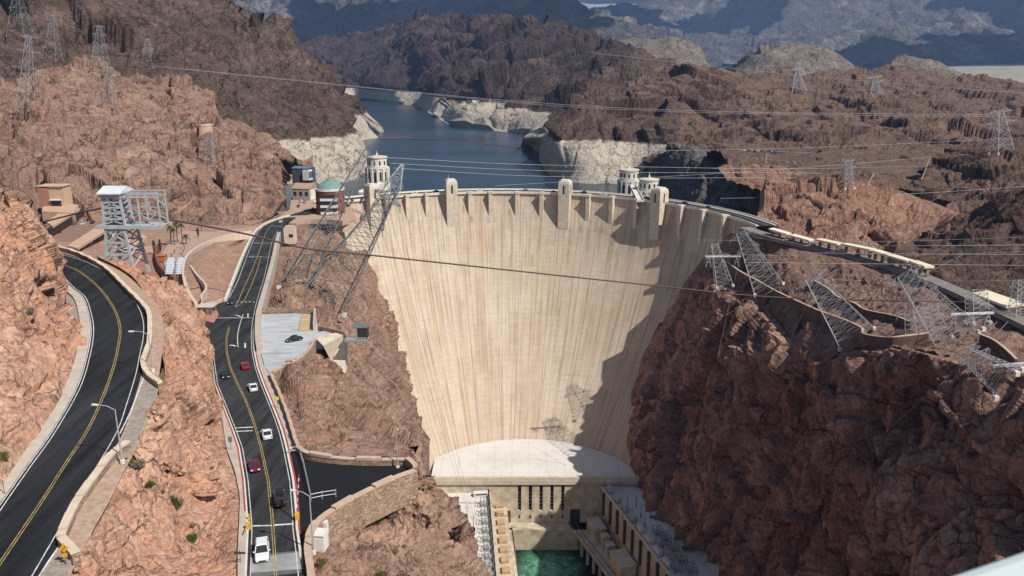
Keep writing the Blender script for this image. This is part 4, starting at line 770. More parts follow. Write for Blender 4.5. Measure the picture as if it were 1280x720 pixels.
def car_shapes(L, W, H, suv):
    hw = W / 2; zb = .22; belt = .62 * H if suv else .60 * H; hood = belt - (.06 if suv else .10)
    st = [(-L / 2, .86, .42, belt - .12), (-L / 2 + .12, .95, zb, belt - .02), (-L * .30, 1.0, zb, belt), (L * .12, 1.0, zb, belt - .01), (L * .22, 1.0, zb, hood), (L / 2 - .35, .95, zb, hood - .10), (L / 2 - .06, .84, .30, hood - .22), (L / 2, .74, .40, hood - .34)]
    body = []
    for y, k, a, t in st:
        w = hw * k; m = a + (t - a) * .55
        body.append([(-w * .94, y, a), (-w, y, m), (-w * .93, y, t - .04), (-w * .80, y, t), (w * .80, y, t), (w * .93, y, t - .04), (w, y, m), (w * .94, y, a)])
    y0, y1 = (-L / 2 + .18, L * .24) if suv else (-L * .36, L * .22); r0, r1 = (-L / 2 + .45, L * .06) if suv else (-L * .20, L * .03)
    gw, rw = hw * .88, hw * .72
    glass = [[(-gw, y0, belt - .05), (gw, y0, belt - .05), (gw, y1, belt - .05), (-gw, y1, belt - .05)], [(-rw, r0, H - .07), (rw, r0, H - .07), (rw, r1, H - .07), (-rw, r1, H - .07)]]
    roof = [[(-rw * 1.03, r0 - .05, H - .09), (rw * 1.03, r0 - .05, H - .09), (rw * 1.03, r1 + .05, H - .09), (-rw * 1.03, r1 + .05, H - .09)], [(-rw * .9, r0 + .1, H), (rw * .9, r0 + .1, H), (rw * .9, r1 - .12, H), (-rw * .9, r1 - .12, H)]]
    pil = []
    for s in (-1, 1):
        pil += [((s * gw, y0, belt - .03), (s * rw, r0, H - .06)), ((s * gw, y1, belt - .03), (s * rw, r1, H - .06)), ((s * gw * 1.0, (y0 + y1) / 2 - .2, belt - .03), (s * rw, (r0 + r1) / 2 - .1, H - .06))]
    return body, glass, roof, pil
def make_car(name, label, cat, at, head, col, L=4.5, W=1.82, H=1.48, suv=False, group='cars on the dam road', cargo=False):
    root = empty(name, tuple(at)); tag(root, label, cat, group)
    f = np.array(head, float); f /= np.linalg.norm(f); yaw = math.atan2(-f[0], f[1]); pit = math.asin(f[2]); root.rotation_euler = (pit, 0, yaw)
    body, glass, roof, pil = car_shapes(L, W, H, suv); pm = PAINT[col]
    b = MB(); loft(b, body); o = b.build('body', pm, root, smooth=False); bv = o.modifiers.new('bevel', 'BEVEL'); bv.width = .06; bv.segments = 2
    b = MB(); loft(b, glass); b.build('windows', M['glassdark'], root)
    b = MB(); loft(b, roof); b.build('roof', pm, root)
    for p, q in pil: b = MB(); b.beam(p, q, .09); b.build('pillar', pm, root)
    for y in (-L * .29, L * .31):
        for s in (-1, 1):
            b = MB(); x = s * (W / 2 - .12); b.tube([(x - .11, y, .33), (x + .11, y, .33)], .33, 14); o = b.build('wheel', M['tyre'], root)
            b = MB(); b.tube([(x + s * .10, y, .33), (x + s * .125, y, .33)], .2, 10); b.build('rim', M['rimm'], o)
    for s in (-1, 1):
        b = MB(); b.box((s * W * .33, L / 2 - .10, H * .42), (.36, .16, .14)); b.build('headlight', M['lamp_w'], root)
        b = MB(); b.box((s * W * .36, -L / 2 + .05, H * .48), (.30, .12, .2)); b.build('taillight', M['lamp_r'], root)
        b = MB(); b.box((s * (W / 2 + .06), L * .17, H * .62), (.2, .14, .14)); b.build('mirror', pm, root)
    b = MB(); b.box((0, L / 2 - .07, H * .27), (W * .5, .16, .16)); b.build('grille', M['plastic'], root)
    if cargo:
        b = MB(); b.box((0, -L / 2 - .35, 1.1), (1.1, .5, .9)); b.build('rear_carrier', M['plastic'], root); b = MB(); b.box((0, -.4, H + .15), (1.1, 1.3, .3)); b.build('roof_box', M['plastic'], root)
    return root
def hd(y, tab=RY, sgn=1): return sgn * (rp_at(tab, y - 6) - rp_at(tab, y + 6))
for a in (('suv', 'white SUV driving toward the viewer at the near end of the dam road', 'car', RP(328, 694), hd(690, RL, -1), 'white', dict(L=4.8, W=1.92, H=1.75, suv=True)),
          ('suv', 'black SUV with a rear carrier driving away past the black lot entrance', 'car', RP(350, 627), hd(627, RR), 'black', dict(L=4.7, W=1.9, H=1.75, suv=True, cargo=True)),
          ('hatchback_car', 'dark red hatchback coming toward the viewer in the left lane', 'car', RP(318.5, 586), hd(584, RL, -1), 'darkred', dict(L=4.1, W=1.75, H=1.45)),
          ('hatchback_car', 'white car driving away in the right lane just before the black lot', 'car', RP(334, 546), hd(545, RR), 'white', dict(L=4.4, H=1.55)),
          ('sedan_car', 'white sedan driving away just behind the bright red car', 'car', RP(316.5, 487), hd(488, RR), 'white', dict()),
          ('sedan_car', 'bright red car driving away in the right lane', 'car', RP(307, 460), hd(462, RR), 'red', dict()),
          ('sedan_car', 'black sedan coming toward the viewer opposite the bright red car', 'car', RP(282, 471), hd(470, RL, -1), 'black', dict(L=4.7)),
          ('sedan_car', 'dark blue car at the mouth of the side road by the booth island', 'car', RP(288.5, 379.5), -hd(380, RL), 'blue', dict()),
          ('sedan_car', 'grey car coming down the dam road, the nearer of two beside the gravel mound', 'car', RP(314.5, 322.5), hd(322, RL, -1), 'grey', dict()),
          ('sedan_car', 'dark silver car coming down the dam road, the farther of two beside the gravel mound', 'car', RP(321.5, 305), hd(304, RL, -1), 'grey', dict()),
          ('sedan_car', 'white car rounding the far bend of the dam road below the brick tower', 'car', RP(351, 278.2), hd(282, RL, -1), 'white', dict()),
          ('hatchback_car', 'black hatchback parked sideways on the grey concrete lot', 'car', RP(367.5, 426), RP(360, 427) - RP(374, 424.5), 'black', dict(L=4.6, W=1.85, H=1.5, group='parked cars'))):
    make_car(*a[:6], **a[6])
# small parked cars far away: one mesh each
def small_car_mesh(col):
    body, glass, roof, pil = car_shapes(4.5, 1.85, 1.5, False); b = MB(); loft(b, body); loft(b, roof); b.m = 1; loft(b, glass); b.m = 2
    for y in (-1.3, 1.35):
        for s in (-1, 1): b.tube([(s * .8 - .12, y, .32), (s * .8 + .12, y, .32)], .32, 8)
    me = b.mesh('small_car_' + col)
    for m_ in (PAINT[col], M['glassdark'], M['tyre']): me.materials.append(m_)
    return me
SC = {c: small_car_mesh(c) for c in ('white', 'black', 'silver', 'grey', 'red', 'blue')}
ORD = ['first', 'second', 'third', 'fourth', 'fifth', 'sixth', 'seventh', 'eighth', 'ninth', 'tenth', 'eleventh', 'twelfth', 'thirteenth', 'fourteenth', 'fifteenth', 'sixteenth', 'seventeenth', 'eighteenth', 'nineteenth', 'twentieth', 'twenty-first', 'twenty-second', 'twenty-third', 'twenty-fourth']
def put_car(at, yaw, col, label, group):
    o = bpy.data.objects.new('parked_car', SC[col]); COL.objects.link(o); o.location = tuple(at); o.rotation_euler = (0, 0, yaw); tag(o, label, 'car', group)
def drape(x, y, z0):      # drop a point seen at x,y onto the ground under it (ray cast past loose things)
    dg = bpy.context.evaluated_depsgraph_get(); o = Vector((0, 0, CAMZ)); d_ = Vector(tuple(P(x, y, 1.0) - np.array([0, 0, CAMZ]))).normalized()
    for i in range(40):
        hit = scene.ray_cast(dg, o, d_)
        if not hit[0]: break
        if hit[4].get('kind') == 'structure' and hit[4].name.split('.')[0] in GROUND: return np.array(hit[1])
        o = hit[1] + d_ * .05
    return PZ(x, y, z0)
GROUND = {'mesa', 'canyon_bench', 'canyon_wall', 'canyon_rim', 'lot_rock', 'middle_rock', 'roadside_rock', 'red_hillside', 'dark_hillside', 'orange_bluff', 'road_hill', 'shaded_hill', 'plaza_ground', 'promontory'}
cols = ['white', 'silver', 'black', 'white', 'grey', 'white', 'black', 'red', 'silver', 'blue', 'white', 'grey']
# ------------------------------------------------------------------ street lamps
M['galv'] = simple('galvanised_steel', (.40, .41, .42), .5, .1, .5, metal=.2)
M['steel'] = simple('weathered_steel', (.40, .42, .43), .6, .15, .4, metal=.1)
M['dsteel'] = simple('dark_steel', (.16, .165, .17), .6, .2, .4)
def lamp(label, base, h, arm):
    root = empty('street_lamp', tuple(base)); tag(root, label, 'street lamp', 'street lamps')
    b = MB(); b.cyl((0, 0, 0), .12, h, 8, .07); b.build('pole', M['galv'], root); b = MB(); b.cyl((0, 0, -.3), .32, .6, 10); b.build('footing', M['concw'], root)
    a = np.array(arm, float); b = MB(); b.tube([(0, 0, h - .1), tuple(a * .4 + [0, 0, h + .45]), tuple(a * .95 + [0, 0, h + .6])], .055, 6); b.build('arm', M['galv'], root)
    b = MB(); b.beam(a * .86 + [0, 0, h + .55], a * 1.18 + [0, 0, h + .6], .34, .16); b.build('lamp_head', M['white'], root)
lamp('street lamp on the outside of the tall wall at the upper road bend', LP(191, 463), 6.6, (-2.6, -.3, 0))
lamp('street lamp beside the near gravel shoulder, arching over the upper road', LP(153, 577), 7.6, (-2.6, .2, 0))
lamp('street lamp at the black lot entrance next to the white cabinet', RP(392, 690), 8.6, (-2.2, .4, 0))
lamp('thin street lamp at the far tip of the black lot', RP(497, 584.5), 6.6, (.3, -.2, 0))
# ------------------------------------------------------------------ road-side furniture
def text_mark(name, s, loc, size, mat, parent, rot):
    cu = bpy.data.curves.new(name, 'FONT'); cu.body = s; cu.size = size; cu.align_x = 'CENTER'; cu.align_y = 'CENTER'; cu.extrude = .004
    dg = bpy.context.evaluated_depsgraph_get(); t = bpy.data.objects.new(name, cu); COL.objects.link(t); bpy.context.view_layer.update(); me = bpy.data.meshes.new_from_object(t.evaluated_get(bpy.context.evaluated_depsgraph_get())); bpy.data.objects.remove(t)
    o = link(name, me, mat, parent); o.location = loc; o.rotation_euler = rot; return o
M['sgy'] = simple('sign_yellow', (.62, .33, .02), .5); M['sgl'] = simple('sign_lime', (.72, .72, .02), .5); M['sgb'] = simple('sign_black', (.01, .01, .01), .5)
s0 = LP(83, 705); sg = empty('curve_sign', tuple(s0), R(20)); tag(sg, 'yellow diamond road sign with a black winding arrow and a small plate below', 'road sign')
b = MB(); b.beam((0, 0, -.5), (0, 0, 2.5), .09); b.build('post', M['dsteel'], sg)
b = MB(); b.add([(0, -.09, 1.45), (.52, -.09, 1.97), (0, -.09, 2.49), (-.52, -.09, 1.97), (0, -.05, 1.45), (.52, -.05, 1.97), (0, -.05, 2.49), (-.52, -.05, 1.97)], [(0, 1, 2, 3), (7, 6, 5, 4), (0, 4, 5, 1), (1, 5, 6, 2), (2, 6, 7, 3), (3, 7, 4, 0)]); o = b.build('sign_plate', M['sgy'], sg)
b = MB(); b.beam((-.1, -.1, 1.65), (-.1, -.1, 1.9), .08, .03); b.beam((-.1, -.1, 1.9), (.12, -.1, 2.0), .08, .03); b.beam((.12, -.1, 2.0), (.12, -.1, 2.2), .08, .03); b.beam((.12, -.1, 2.16), (.12, -.1, 2.34), .2, .03, .01); b.build('winding_arrow', M['sgb'], o)
b = MB(); b.box((0, -.07, 1.12), (.5, .04, .5)); b.build('speed_plate', M['sgy'], sg)
s0 = RP(347.5, 511); sg = empty('warning_sign', tuple(s0)); tag(sg, 'bright lime square sign on a post on the right pavement', 'road sign')
b = MB(); b.beam((0, 0, 0), (0, 0, 2.6), .08); b.build('post', M['dsteel'], sg); b = MB(); b.box((0, -.08, 2.35), (.75, .04, .75)); b.build('sign_plate', M['sgl'], sg)
for (x, y), lb_ in (((289, 563), 'grey backed sign on a post on the left pavement'), ((301, 704), 'small brown sign on the left pavement near the frame bottom')):
    s0 = RP(x, y); sg = empty('road_sign', tuple(s0)); tag(sg, lb_, 'road sign'); hh = 2.6 if y < 600 else 2.0
    b = MB(); b.beam((0, 0, 0), (0, 0, hh), .08); b.build('post', M['dsteel'], sg); b = MB(); b.box((0, -.07, hh - .4), (.7 if y < 600 else 1.5, .04, 1.1 if y < 600 else .35)); b.build('sign_plate', M['dsteel'] if y < 600 else simple('brown_sign', (.10, .05, .035), .6), sg)
s0 = LP(6, 618); sg = empty('marker_post', tuple(s0)); tag(sg, 'thin grey marker post on the left verge of the upper road', 'post'); b = MB(); b.beam((0, 0, 0), (0, 0, 1.9), .07); b.build('stake', M['dsteel'], sg); b = MB(); b.box((0, 0, 1.7), (.22, .04, .35)); b.build('marker_plate', M['galv'], sg)
M['sred'] = simple('barrier_red', (.50, .03, .03), .5); M['syel'] = simple('barrier_yellow', (.68, .42, .02), .5)
def barrier(label, base, tip, posts):
    o0 = np.array(base); root = empty('barrier_gate', tuple(o0)); tag(root, label, 'barrier')
    b = MB(); b.box((0, 0, .55), (.5, .5, 1.3)); b.build('cabinet', M['syel'], root)
    v = np.array(tip) - o0; nseg = 12; pr = MB(); pw = MB()
    for i in range(nseg): (pr if i % 2 else pw).beam(v * i / nseg + [0, 0, 1.0], v * (i + 1) / nseg + [0, 0, 1.0], .13)
    a = pw.build('boom', M['wpaint'], root); pr.build('red_stripes', M['sred'], a)
    for q in posts: b = MB(); w_ = np.array(q) - o0; b.beam(w_, w_ + [0, 0, 1.0], .22); b.build('bollard', M['syel'], root)
barrier('raised red and white striped boom with yellow bollards by the black lot', RP(371.5, 650), RP(371.5, 650) + np.array([.7, .3, 6.3]), [RP(370.5, 652), RP(373.5, 648)])
barrier('folded barrier with yellow posts on the left pavement', RP(311, 662), RP(307, 672), [RP(311.5, 650), RP(311.5, 657)])
for lb_, pts in (('grey steel swing gate at the top of the black lot entrance', ((362, 568), (374, 565.5), (380, 585), (389, 627))), ('white steel gate rail at the bottom of the black lot entrance', ((389, 627), (403, 624), (420, 621.5)))):
    g0 = RP(*pts[0]); gt = empty('steel_gate', tuple(g0)); tag(gt, lb_, 'gate'); q = [RP(*p) - g0 for p in pts]
    for zz in (.6, 1.25): b = MB(); b.tube([p + [0, 0, zz] for p in q], .07, 5); b.build('rail', M['galv'], gt)
    for p in q: b = MB(); b.beam(p - [0, 0, .3], p + [0, 0, 1.4], .12); b.build('post', M['galv'], gt)
c0 = RP(399, 668, 0); u = empty('utility_cabinet', tuple(c0 - np.array([0, 0, 3.2])), R(-8)); tag(u, 'large white utility cabinet below the curved stone wall', 'cabinet')
b = MB(); b.box((0, 0, 2.2), (1.9, 1.9, 2.6)); b.build('body', M['white'], u); b = MB(); b.box((0, 0, 3.56), (2.1, 2.1, .12)); b.build('lid', M['white'], u); b = MB(); b.box((.1, -.97, 2.1), (1.2, .05, 2.0)); b.build('door', M['white'], u)
u = empty('utility_cabinet', tuple(RP(406, 654) - np.array([0, 0, 3.0])), R(-8)); tag(u, 'narrow white box standing behind the large cabinet', 'cabinet'); b = MB(); b.box((0, 0, 2.2), (.7, .9, 2.2)); b.build('body', M['white'], u); b = MB(); b.box((-.3, -.47, 2.2), (.3, .04, 1.8)); b.build('door', M['dsteel'], u)
bo = RP(262, 393); bt = empty('guard_booth', tuple(bo)); tag(bt, 'small guard shelter on the pink island of the side road', 'booth'); k = rd(393) / F
b = MB()
for x in (-11, 6): 
    for y in (-1.6, 1.6): b.beam((x * k, y, 0), (x * k, y, 2.8), .16)
b.build('frame', M['galv'], bt); b = MB(); b.box((-2.5 * k, 0, 2.9), (22 * k, 4.2, .18)); b.build('canopy', simple('pale_canopy', (.55, .50, .42), .7), bt)
for x in (-9, -2): b = MB(); b.box((x * k, .4, 1.0), (3.2 * k, 1.8, 2.0)); b.build('kiosk', M['white'], bt)
# ------------------------------------------------------------------ shrubs and boulders
def leaf_mat(name, col):
    m, nt, b = new_mat(name); f = noise(nt, pos(nt), 1.7, 4.0); c = mixc(nt, mr(nt, f, .35, .65), tuple(.55 * v for v in col), tuple(1.35 * v for v in col)); nt.links.new(c, b.inputs['Base Color']); b.inputs['Roughness'].default_value = .8; b.inputs['Specular IOR Level'].default_value = .1; return m
LEAF = {'green': leaf_mat('green_leaf', (.10, .10, .035)), 'grey': leaf_mat('grey_green_leaf', (.19, .165, .11)), 'olive': leaf_mat('olive_leaf', (.14, .135, .045)), 'dark': leaf_mat('dark_leaf', (.03, .045, .02)), 'palm': leaf_mat('palm_leaf', (.06, .085, .025))}
M['twig'] = simple('grey_twig', (.16, .12, .09), .9)
def shrub(label, base, rx, rz_h, kind, n=900, seed=0, cat='shrub', sy=1.0):
    rg = np.random.RandomState(seed); root = empty('desert_shrub', tuple(base)); tag(root, label, cat, 'desert shrubs')
    cl = rg.normal(size=(14, 3)); cl /= np.linalg.norm(cl, axis=1)[:, None]; cl *= (.45 + .55 * rg.rand(14, 1)); cl[:, 2] = np.abs(cl[:, 2])
    V = []; Fs = []
    for i in range(n):
        c = cl[rg.randint(14)] * .75 + rg.normal(size=3) * .2; c[2] = abs(c[2]) + .05; c = c * [rx, rx * sy, rz_h]
        a = rg.normal(size=3); a /= np.linalg.norm(a); bq = np.cross(a, rg.normal(size=3)); bq /= np.linalg.norm(bq); s = rx * (.05 + .06 * rg.rand())
        j = len(V); V += [c - a * s * 1.6, c + bq * s * .6, c + a * s * 1.6, c - bq * s * .6]; Fs.append((j, j + 1, j + 2, j + 3))
    link('foliage', fast_mesh('foliage', V, Fs), LEAF[kind], root)
    b = MB()
    for i in range(9): q = cl[i] * [rx * .7, rx * .7 * sy, rz_h * .7]; b.beam((0, 0, -.3), q, .06 * rx, w2=.02 * rx)
    b.build('stems', M['twig'], root)
SH = []   # filled after the terrain exists: (x, y, radius px, height, kind, label)
for i, (x, y, rp, hh, kd, lb_, sy) in enumerate((
        (167, 581, 15, .75, 'grey', 'wide grey-green bush beside the near street lamp', 1.0), (187, 607, 7, .95, 'green', 'round green bush upslope between the two roads', 1), (219, 633, 11, 1.1, 'green', 'largest green bush between the two roads', 1),
        (241, 676, 9, 1.0, 'green', 'dark green bush lowest between the two roads', 1), (241, 657, 5.5, .8, 'grey', 'grey twiggy bush just above the lowest green bush', 1), (263, 669, 4, .7, 'grey', 'small grey tuft right of the lowest green bush', 1),
        (133, 602, 6, .7, 'grey', 'grey tuft behind the low pale wall', 1), (203, 616, 5, .8, 'grey', 'small pale tuft left of the largest green bush', 1), (264, 585, 4, .8, 'grey', 'tiny grey tuft on the rock near the dam road', 1),
        (4, 574, 9, 1.0, 'olive', 'bush at the left frame edge beside the upper road', 1), (38, 391, 7, .8, 'grey', 'grey-green bush high on the left roadside rock', 1), (353, 488, 6, .9, 'olive', 'long olive bush along the right pavement wall', 2.6),
        (400, 678, 6, .7, 'olive', 'low bush directly below the white cabinet', 1), (402, 705, 8, .9, 'olive', 'yellow-green bush beside the curved wall bottom', 1), (413, 673, 4.5, .8, 'grey', 'small tuft right of the white cabinet', 1),
        (495, 690, 6, .9, 'grey', 'grey bush on the slope below the black lot', 1), (505, 684, 4, .9, 'olive', 'small olive bush next to the grey bush below the lot', 1), (473, 655, 4, 1, 'olive', 'small bush high on the slope below the curved wall', 1),
        (456, 657, 3, 1, 'green', 'tiny green tuft on the slope below the curved wall', 1), (477, 722, 9, 1.1, 'olive', 'bush at the bottom frame edge below the black lot', 1))):
    p = drape(x, y, 25); D = p[1] * CP + (CAMZ - p[2]) * SP; r_ = rp * D / F; shrub(lb_, p, r_, r_ * hh * 1.1, kd, 1100 if rp > 6 else 420, 100 + i, sy=sy)
def boulder(label, at, size, seed, mat):
    bm = bmesh.new(); bmesh.ops.create_icosphere(bm, subdivisions=4, radius=1.0); V = np.array([v.co[:] for v in bm.verts]); q = V * 1.3 + seed * 7.7
    f1, f2, rn, gx = worley(q); t = rn * 43.0; h = .30 * (rn - .5) + .45 * (gx * np.stack([np.cos(t), np.sin(t), np.sin(t * 1.7)], 1)).sum(1) + .16 * fbm(q * 2, 4)
    V = V * (1 + h[:, None]) * np.array(size)
    for v, c in zip(bm.verts, V): v.co = c
    me = bpy.data.meshes.new('boulder'); bm.to_mesh(me); bm.free(); o = link('boulder', me, mat); o.location = tuple(at); o.rotation_euler = (0, 0, seed); tag(o, label, 'boulder', 'boulders between the roads')
for i, (x, y, s, lb_) in enumerate(((177, 556, (2.6, 2.0, 1.9), 'large split boulder at the end of the gravel shoulder'), (214, 585, (2.0, 1.8, 1.3), 'brown boulder with a shaded left side between the roads'), (232, 604, (4.2, 2.4, 1.7), 'biggest long boulder overhanging a dark hollow between the roads'),
                                    (196, 522, (1.6, 1.4, 1.5), 'boulder at the foot of the tall bend wall'))):
    p = drape(x, y, 30); boulder(lb_, p, s, i + 1.3, M['pink'])
for i, (x, y, s, lb_) in enumerate(((505, 645, (2.6, 2.0, 2.4), 'rounded brown boulder at the cliff edge below the lot tip'), (527, 640, (2.4, 2.2, 2.6), 'biggest of the brown boulders stacked at the cliff edge'), (520, 632, (2.0, 1.6, 2.0), 'upper boulder of the stack just below the lot tip'), (483, 642, (1.3, 1.0, .7), 'flat rock with a black shadow below the curved wall'))):
    p = drape(x, y, 20); boulder(lb_, p, s, i + 6.1, M['rim'])
# ------------------------------------------------------------------ lattice steel
def lattice(b, base, top, n, wl, wd, ks=None):
    base = np.array(base, float); top = np.array(top, float)
    ts = np.linspace(0, 1, n + 1) if ks is None else np.array(ks)
    lv = [base + (top - base) * t for t in ts]
    for k in range(4): b.beam(base[k], top[k], wl)
    for i in range(len(lv) - 1):
        for k in range(4):
            k2 = (k + 1) % 4; b.beam(lv[i][k], lv[i + 1][k2], wd); b.beam(lv[i][k2], lv[i + 1][k], wd); b.beam(lv[i + 1][k], lv[i + 1][k2], wd)
def frame_axes(B, T):
    ax = T - B; ax /= np.linalg.norm(ax); s = np.cross(ax, [0, 1.0, 0.2]); s /= np.linalg.norm(s); t = np.cross(s, ax); return ax, s, t
def quad(c, s, t, hs, ht): return [c - s * hs - t * ht, c + s * hs - t * ht, c + s * hs + t * ht, c - s * hs + t * ht]
def pylon(label, B, T, wb, wt, n=9, arms=(), wl=.35, wd=.16, side=None, head=None, group='steel transmission towers', mat=None, ks=None):
    B = np.array(B, float); T = np.array(T, float); root = empty('lattice_tower', tuple(B)); tag(root, label, 'lattice tower', group)
    ax, s, t = frame_axes(np.zeros(3), T - B)
    if side is not None: s = np.array(side, float); s /= np.linalg.norm(s); t = np.cross(s, ax); t /= np.linalg.norm(t); s = np.cross(ax, t)
    mat = mat or M['steel']; Tq = quad(T - B, s, t, wt, wt); Bq = quad(np.zeros(3), s, t, wb, wb)
    b = MB(); lattice(b, Bq, Tq, n, wl, wd, ks); b.build('lattice_body', mat, root)
    for q in Bq: b = MB(); b.box(tuple(q - [0, 0, .4]), (1.3, 1.3, 1.4)); b.build('footing', M['stone'] if mat is M.get('psteel') and group.startswith('pylons') else M['concw'], root)
    for (f, half, dz_) in arms:
        c = (T - B) * f; w_ = wb + (wt - wb) * f; b = MB(); b.beam(c - s * half, c + s * half, wd); b.beam(c - t * w_, c + t * w_, wd)
        for sg in (-1, 1):
            e = c + s * half * sg + ax * dz_ * .3
            for tt in (-1, 1):
                b.beam(c + s * w_ * sg + t * w_ * tt, e, wd * 1.2); b.beam(c + s * w_ * sg + t * w_ * tt + ax * dz_, e, wd * 1.2)
                for j in (1, 2): g = j / 3; b.beam((c + s * w_ * sg + t * w_ * tt) * (1 - g) + e * g, (c + s * w_ * sg + t * w_ * tt + ax * dz_) * (1 - g) + e * g, wd)
        o = b.build('cross_arm', mat, root)
        for sg in (-1, 1):
            e = c + s * half * .97 * sg; b = MB(); b.beam(e, e + [0, 0, -2.2], .28); b.build('insulator', M['dsteel'], o)
    if head is not None:      # small A-frame at the tip
        b = MB(); H_ = T - B + ax * head
        for q in Tq: b.beam(q, H_, wd * 1.3)
        b.build('peak_frame', mat, root)
    return root
GL = 'leaning steel towers over the left canyon rim'
pylon('leaning lattice tower with two platforms in front of the dam, wider of the left pair', P(402, 378, 300), P(490, 240, 312), 8.5, 1.7, 11, [(.70, 5.2, 1.8), (.93, 6.0, 2.0)], .34, .17, head=7, group=GL, mat=M['dsteel'], ks=[0, .13, .25, .36, .46, .56, .64, .71, .78, .85, .92, 1])
pylon('tall slender leaning lattice tower crossing the brick tower', P(362, 372, 300), P(458, 190, 335), 5.2, 1.1, 15, [(.84, 4.2, 1.6), (.97, 4.6, 1.6)], .3, .15, head=5, group=GL, mat=M['dsteel'])
pylon('short lattice tower sitting on the crest road beside the left intake tower', P(486, 245, 560), P(503, 206, 575), 6.5, .8, 4, [(.35, 7, 2.0)], .4, .22, group=GL, mat=M['steel'])
M['psteel'] = simple('dull_pylon_steel', (.37, .37, .37), .6, .1, .4)
GH = 'pylons on the left hillside'
for (bx, by, D, tx, ty, wb, lb_, hf) in ((32, 137, 560, 36, 44, 5.5, 'tall pylon at the left frame edge with its foot on red rock', 12), (26, 46, 690, 20, -20, 8, 'pylon cut off by the top frame edge', 12), (66, 74, 720, 66, 18, 6, 'pylon with a flat platform, second from the left on the hillside', 8),
                                         (126, 84, 760, 124, 32, 6, 'pylon with a flat platform in the middle of the left hillside', 8), (186, 82, 820, 184, 48, 5.5, 'rightmost small pylon under the dark hillside cliff', 6), (137, 132, 640, 137, 84, 5, 'faint pylon low on the slope beside the pale outcrop', 6), (263, 205, 560, 262, 165, 4, 'small pylon at the right end of the red hillside', 4)):
    B = drape(bx, by, 60); D = B[1] * CP + (CAMZ - B[2]) * SP; T = P(tx, ty, D * .985)
    pylon(lb_, B, T, wb * D / 720, 1.3, 8, [(.55, hf, 1.6), (.78, hf * .8, 1.5), (.97, hf * .6, 1.4)], .2, .09, group=GH, side=(1, 0, 0), mat=M['psteel'])
GR = 'leaning steel towers on the right canyon rim'
for (bx, by, D, tx, ty, DT, wb, wt, n, arms, lb_) in ((962, 366, 396, 926, 292, 410, 7.5, 2.2, 9, [(.72, 6, 2), (.95, 7, 2)], 'leaning lattice tower nearest the right end of the dam'),
                                                     (1072, 424, 325, 1014, 346, 335, 7.5, 2.6, 9, [(.7, 6, 2), (.95, 7, 2)], 'leaning lattice tower over the middle of the canyon bench'),
                                                     (1200, 428, 290, 1130, 342, 300, 8, 2.6, 10, [(.65, 6, 2), (.95, 7, 2)], 'leaning lattice tower below the big flat roof slab'),
                                                     (905, 360, 425, 893, 305, 432, 4.5, 1.6, 7, [(.7, 7, 1.6)], 'slim lattice tower at the cliff edge against the shaded dam face'),
                                                     (1160, 425, 290, 1150, 385, 292, 6.0, 4.2, 5, [(.9, 9, 2)], 'squat dense lattice frame on the rim right of centre'),
                                                     (1222, 402, 300, 1220, 362, 300, 3.0, 2.8, 5, [], 'square upright lattice tower under the flat roof slab'),
                                                     (1272, 402, 290, 1275, 350, 290, 2.6, 1.6, 6, [(.8, 4, 1.2)], 'lattice tower at the right frame edge beside the road'),
                                                     (1262, 478, 238, 1208, 442, 245, 4.5, 1.8, 7, [(.7, 5, 1.5), (.95, 4, 1.5)], 'lowest leaning lattice tower at the lip of the shaded cliff')):
    B = drape(bx, by, 0); D2 = B[1] * CP + (CAMZ - B[2]) * SP; DT = DT - D + D2
    pylon(lb_, B, P(tx, ty, DT), wb, wt, n + 2, arms, .19, .085, group=GR, mat=M['psteel'])
for p, q, lb_ in ((P(1188, 393, 288), P(1242, 391, 288), 'long pale steel beam on trestles below the flat roof slab'), (P(1238, 458, 236), P(1300, 453, 232), 'long pale steel beam at the right frame edge above the cliff'), (P(882, 320.5, 430), P(926, 320.5, 430), 'thin pale steel beam near the right end of the dam')):
    o0 = (p + q) / 2; r_ = empty('steel_gantry', tuple(o0)); tag(r_, lb_, 'gantry', 'steel gantries on the right rim'); b = MB(); b.beam(p - o0, q - o0, .8, .7); b.build('beam', M['wpaint'], r_)
    for t_ in (.1, .5, .9): b = MB(); c = p + (q - p) * t_ - o0; b.beam(c, c - [1.5, 0, 6], .25); b.beam(c, c + [1.5, 0, -6], .25); b.beam(c - [.8, 0, 3.2], c + [.8, 0, -3.2], .2); b.build('trestle', M['steel'], r_)
GF = 'distant pylons beyond the right rim'
for (bx, by, tx, ty, wb, hf, lb_) in ((1252, 190, 1250, 138, 8, 14, 'tall white pylon at the right frame edge'), (1060, 234, 1060, 200, 4.5, 8, 'grey pylon on the mesa above the orange bluff'), (1093, 118, 1093, 96, 7, 10, 'faint small pylon on the brown ridge'), (996, 112, 996, 86, 7, 10, 'faint pylon on the ridge left of the small pylon')):
    B = drape(bx, by, 10); D = B[1] * CP + (CAMZ - B[2]) * SP; T = P(tx, ty, D * .99); pylon(lb_, B, T, wb * D / 800, 1.6, 6, [(.7, hf * D / 800, 2), (.95, hf * .8 * D / 800, 2)], .45 * D / 800, .24 * D / 800, group=GF, side=(1, 0, 0), mat=M['galv'])
for (x, y, dx, h, lb_) in ((1151, 225, 5, 18, 'tall pale leaning pole at the end of the parked car row'), (1083, 233, 4, 9, 'short pale leaning pole on the mesa'), (957, 204, 0, 10, 'small stone pillar beside the terraced car park')):
    B = drape(x, y, 0); o = MB(); o.beam((0, 0, -1), (dx, 0, h), .55 if dx else 2.2, w2=.4 if dx else 2.0); q = o.build('utility_pole' if dx else 'stone_pillar', M['cap'] if dx else M['stone']); q.location = tuple(B); tag(q, lb_, 'pole' if dx else 'pillar')
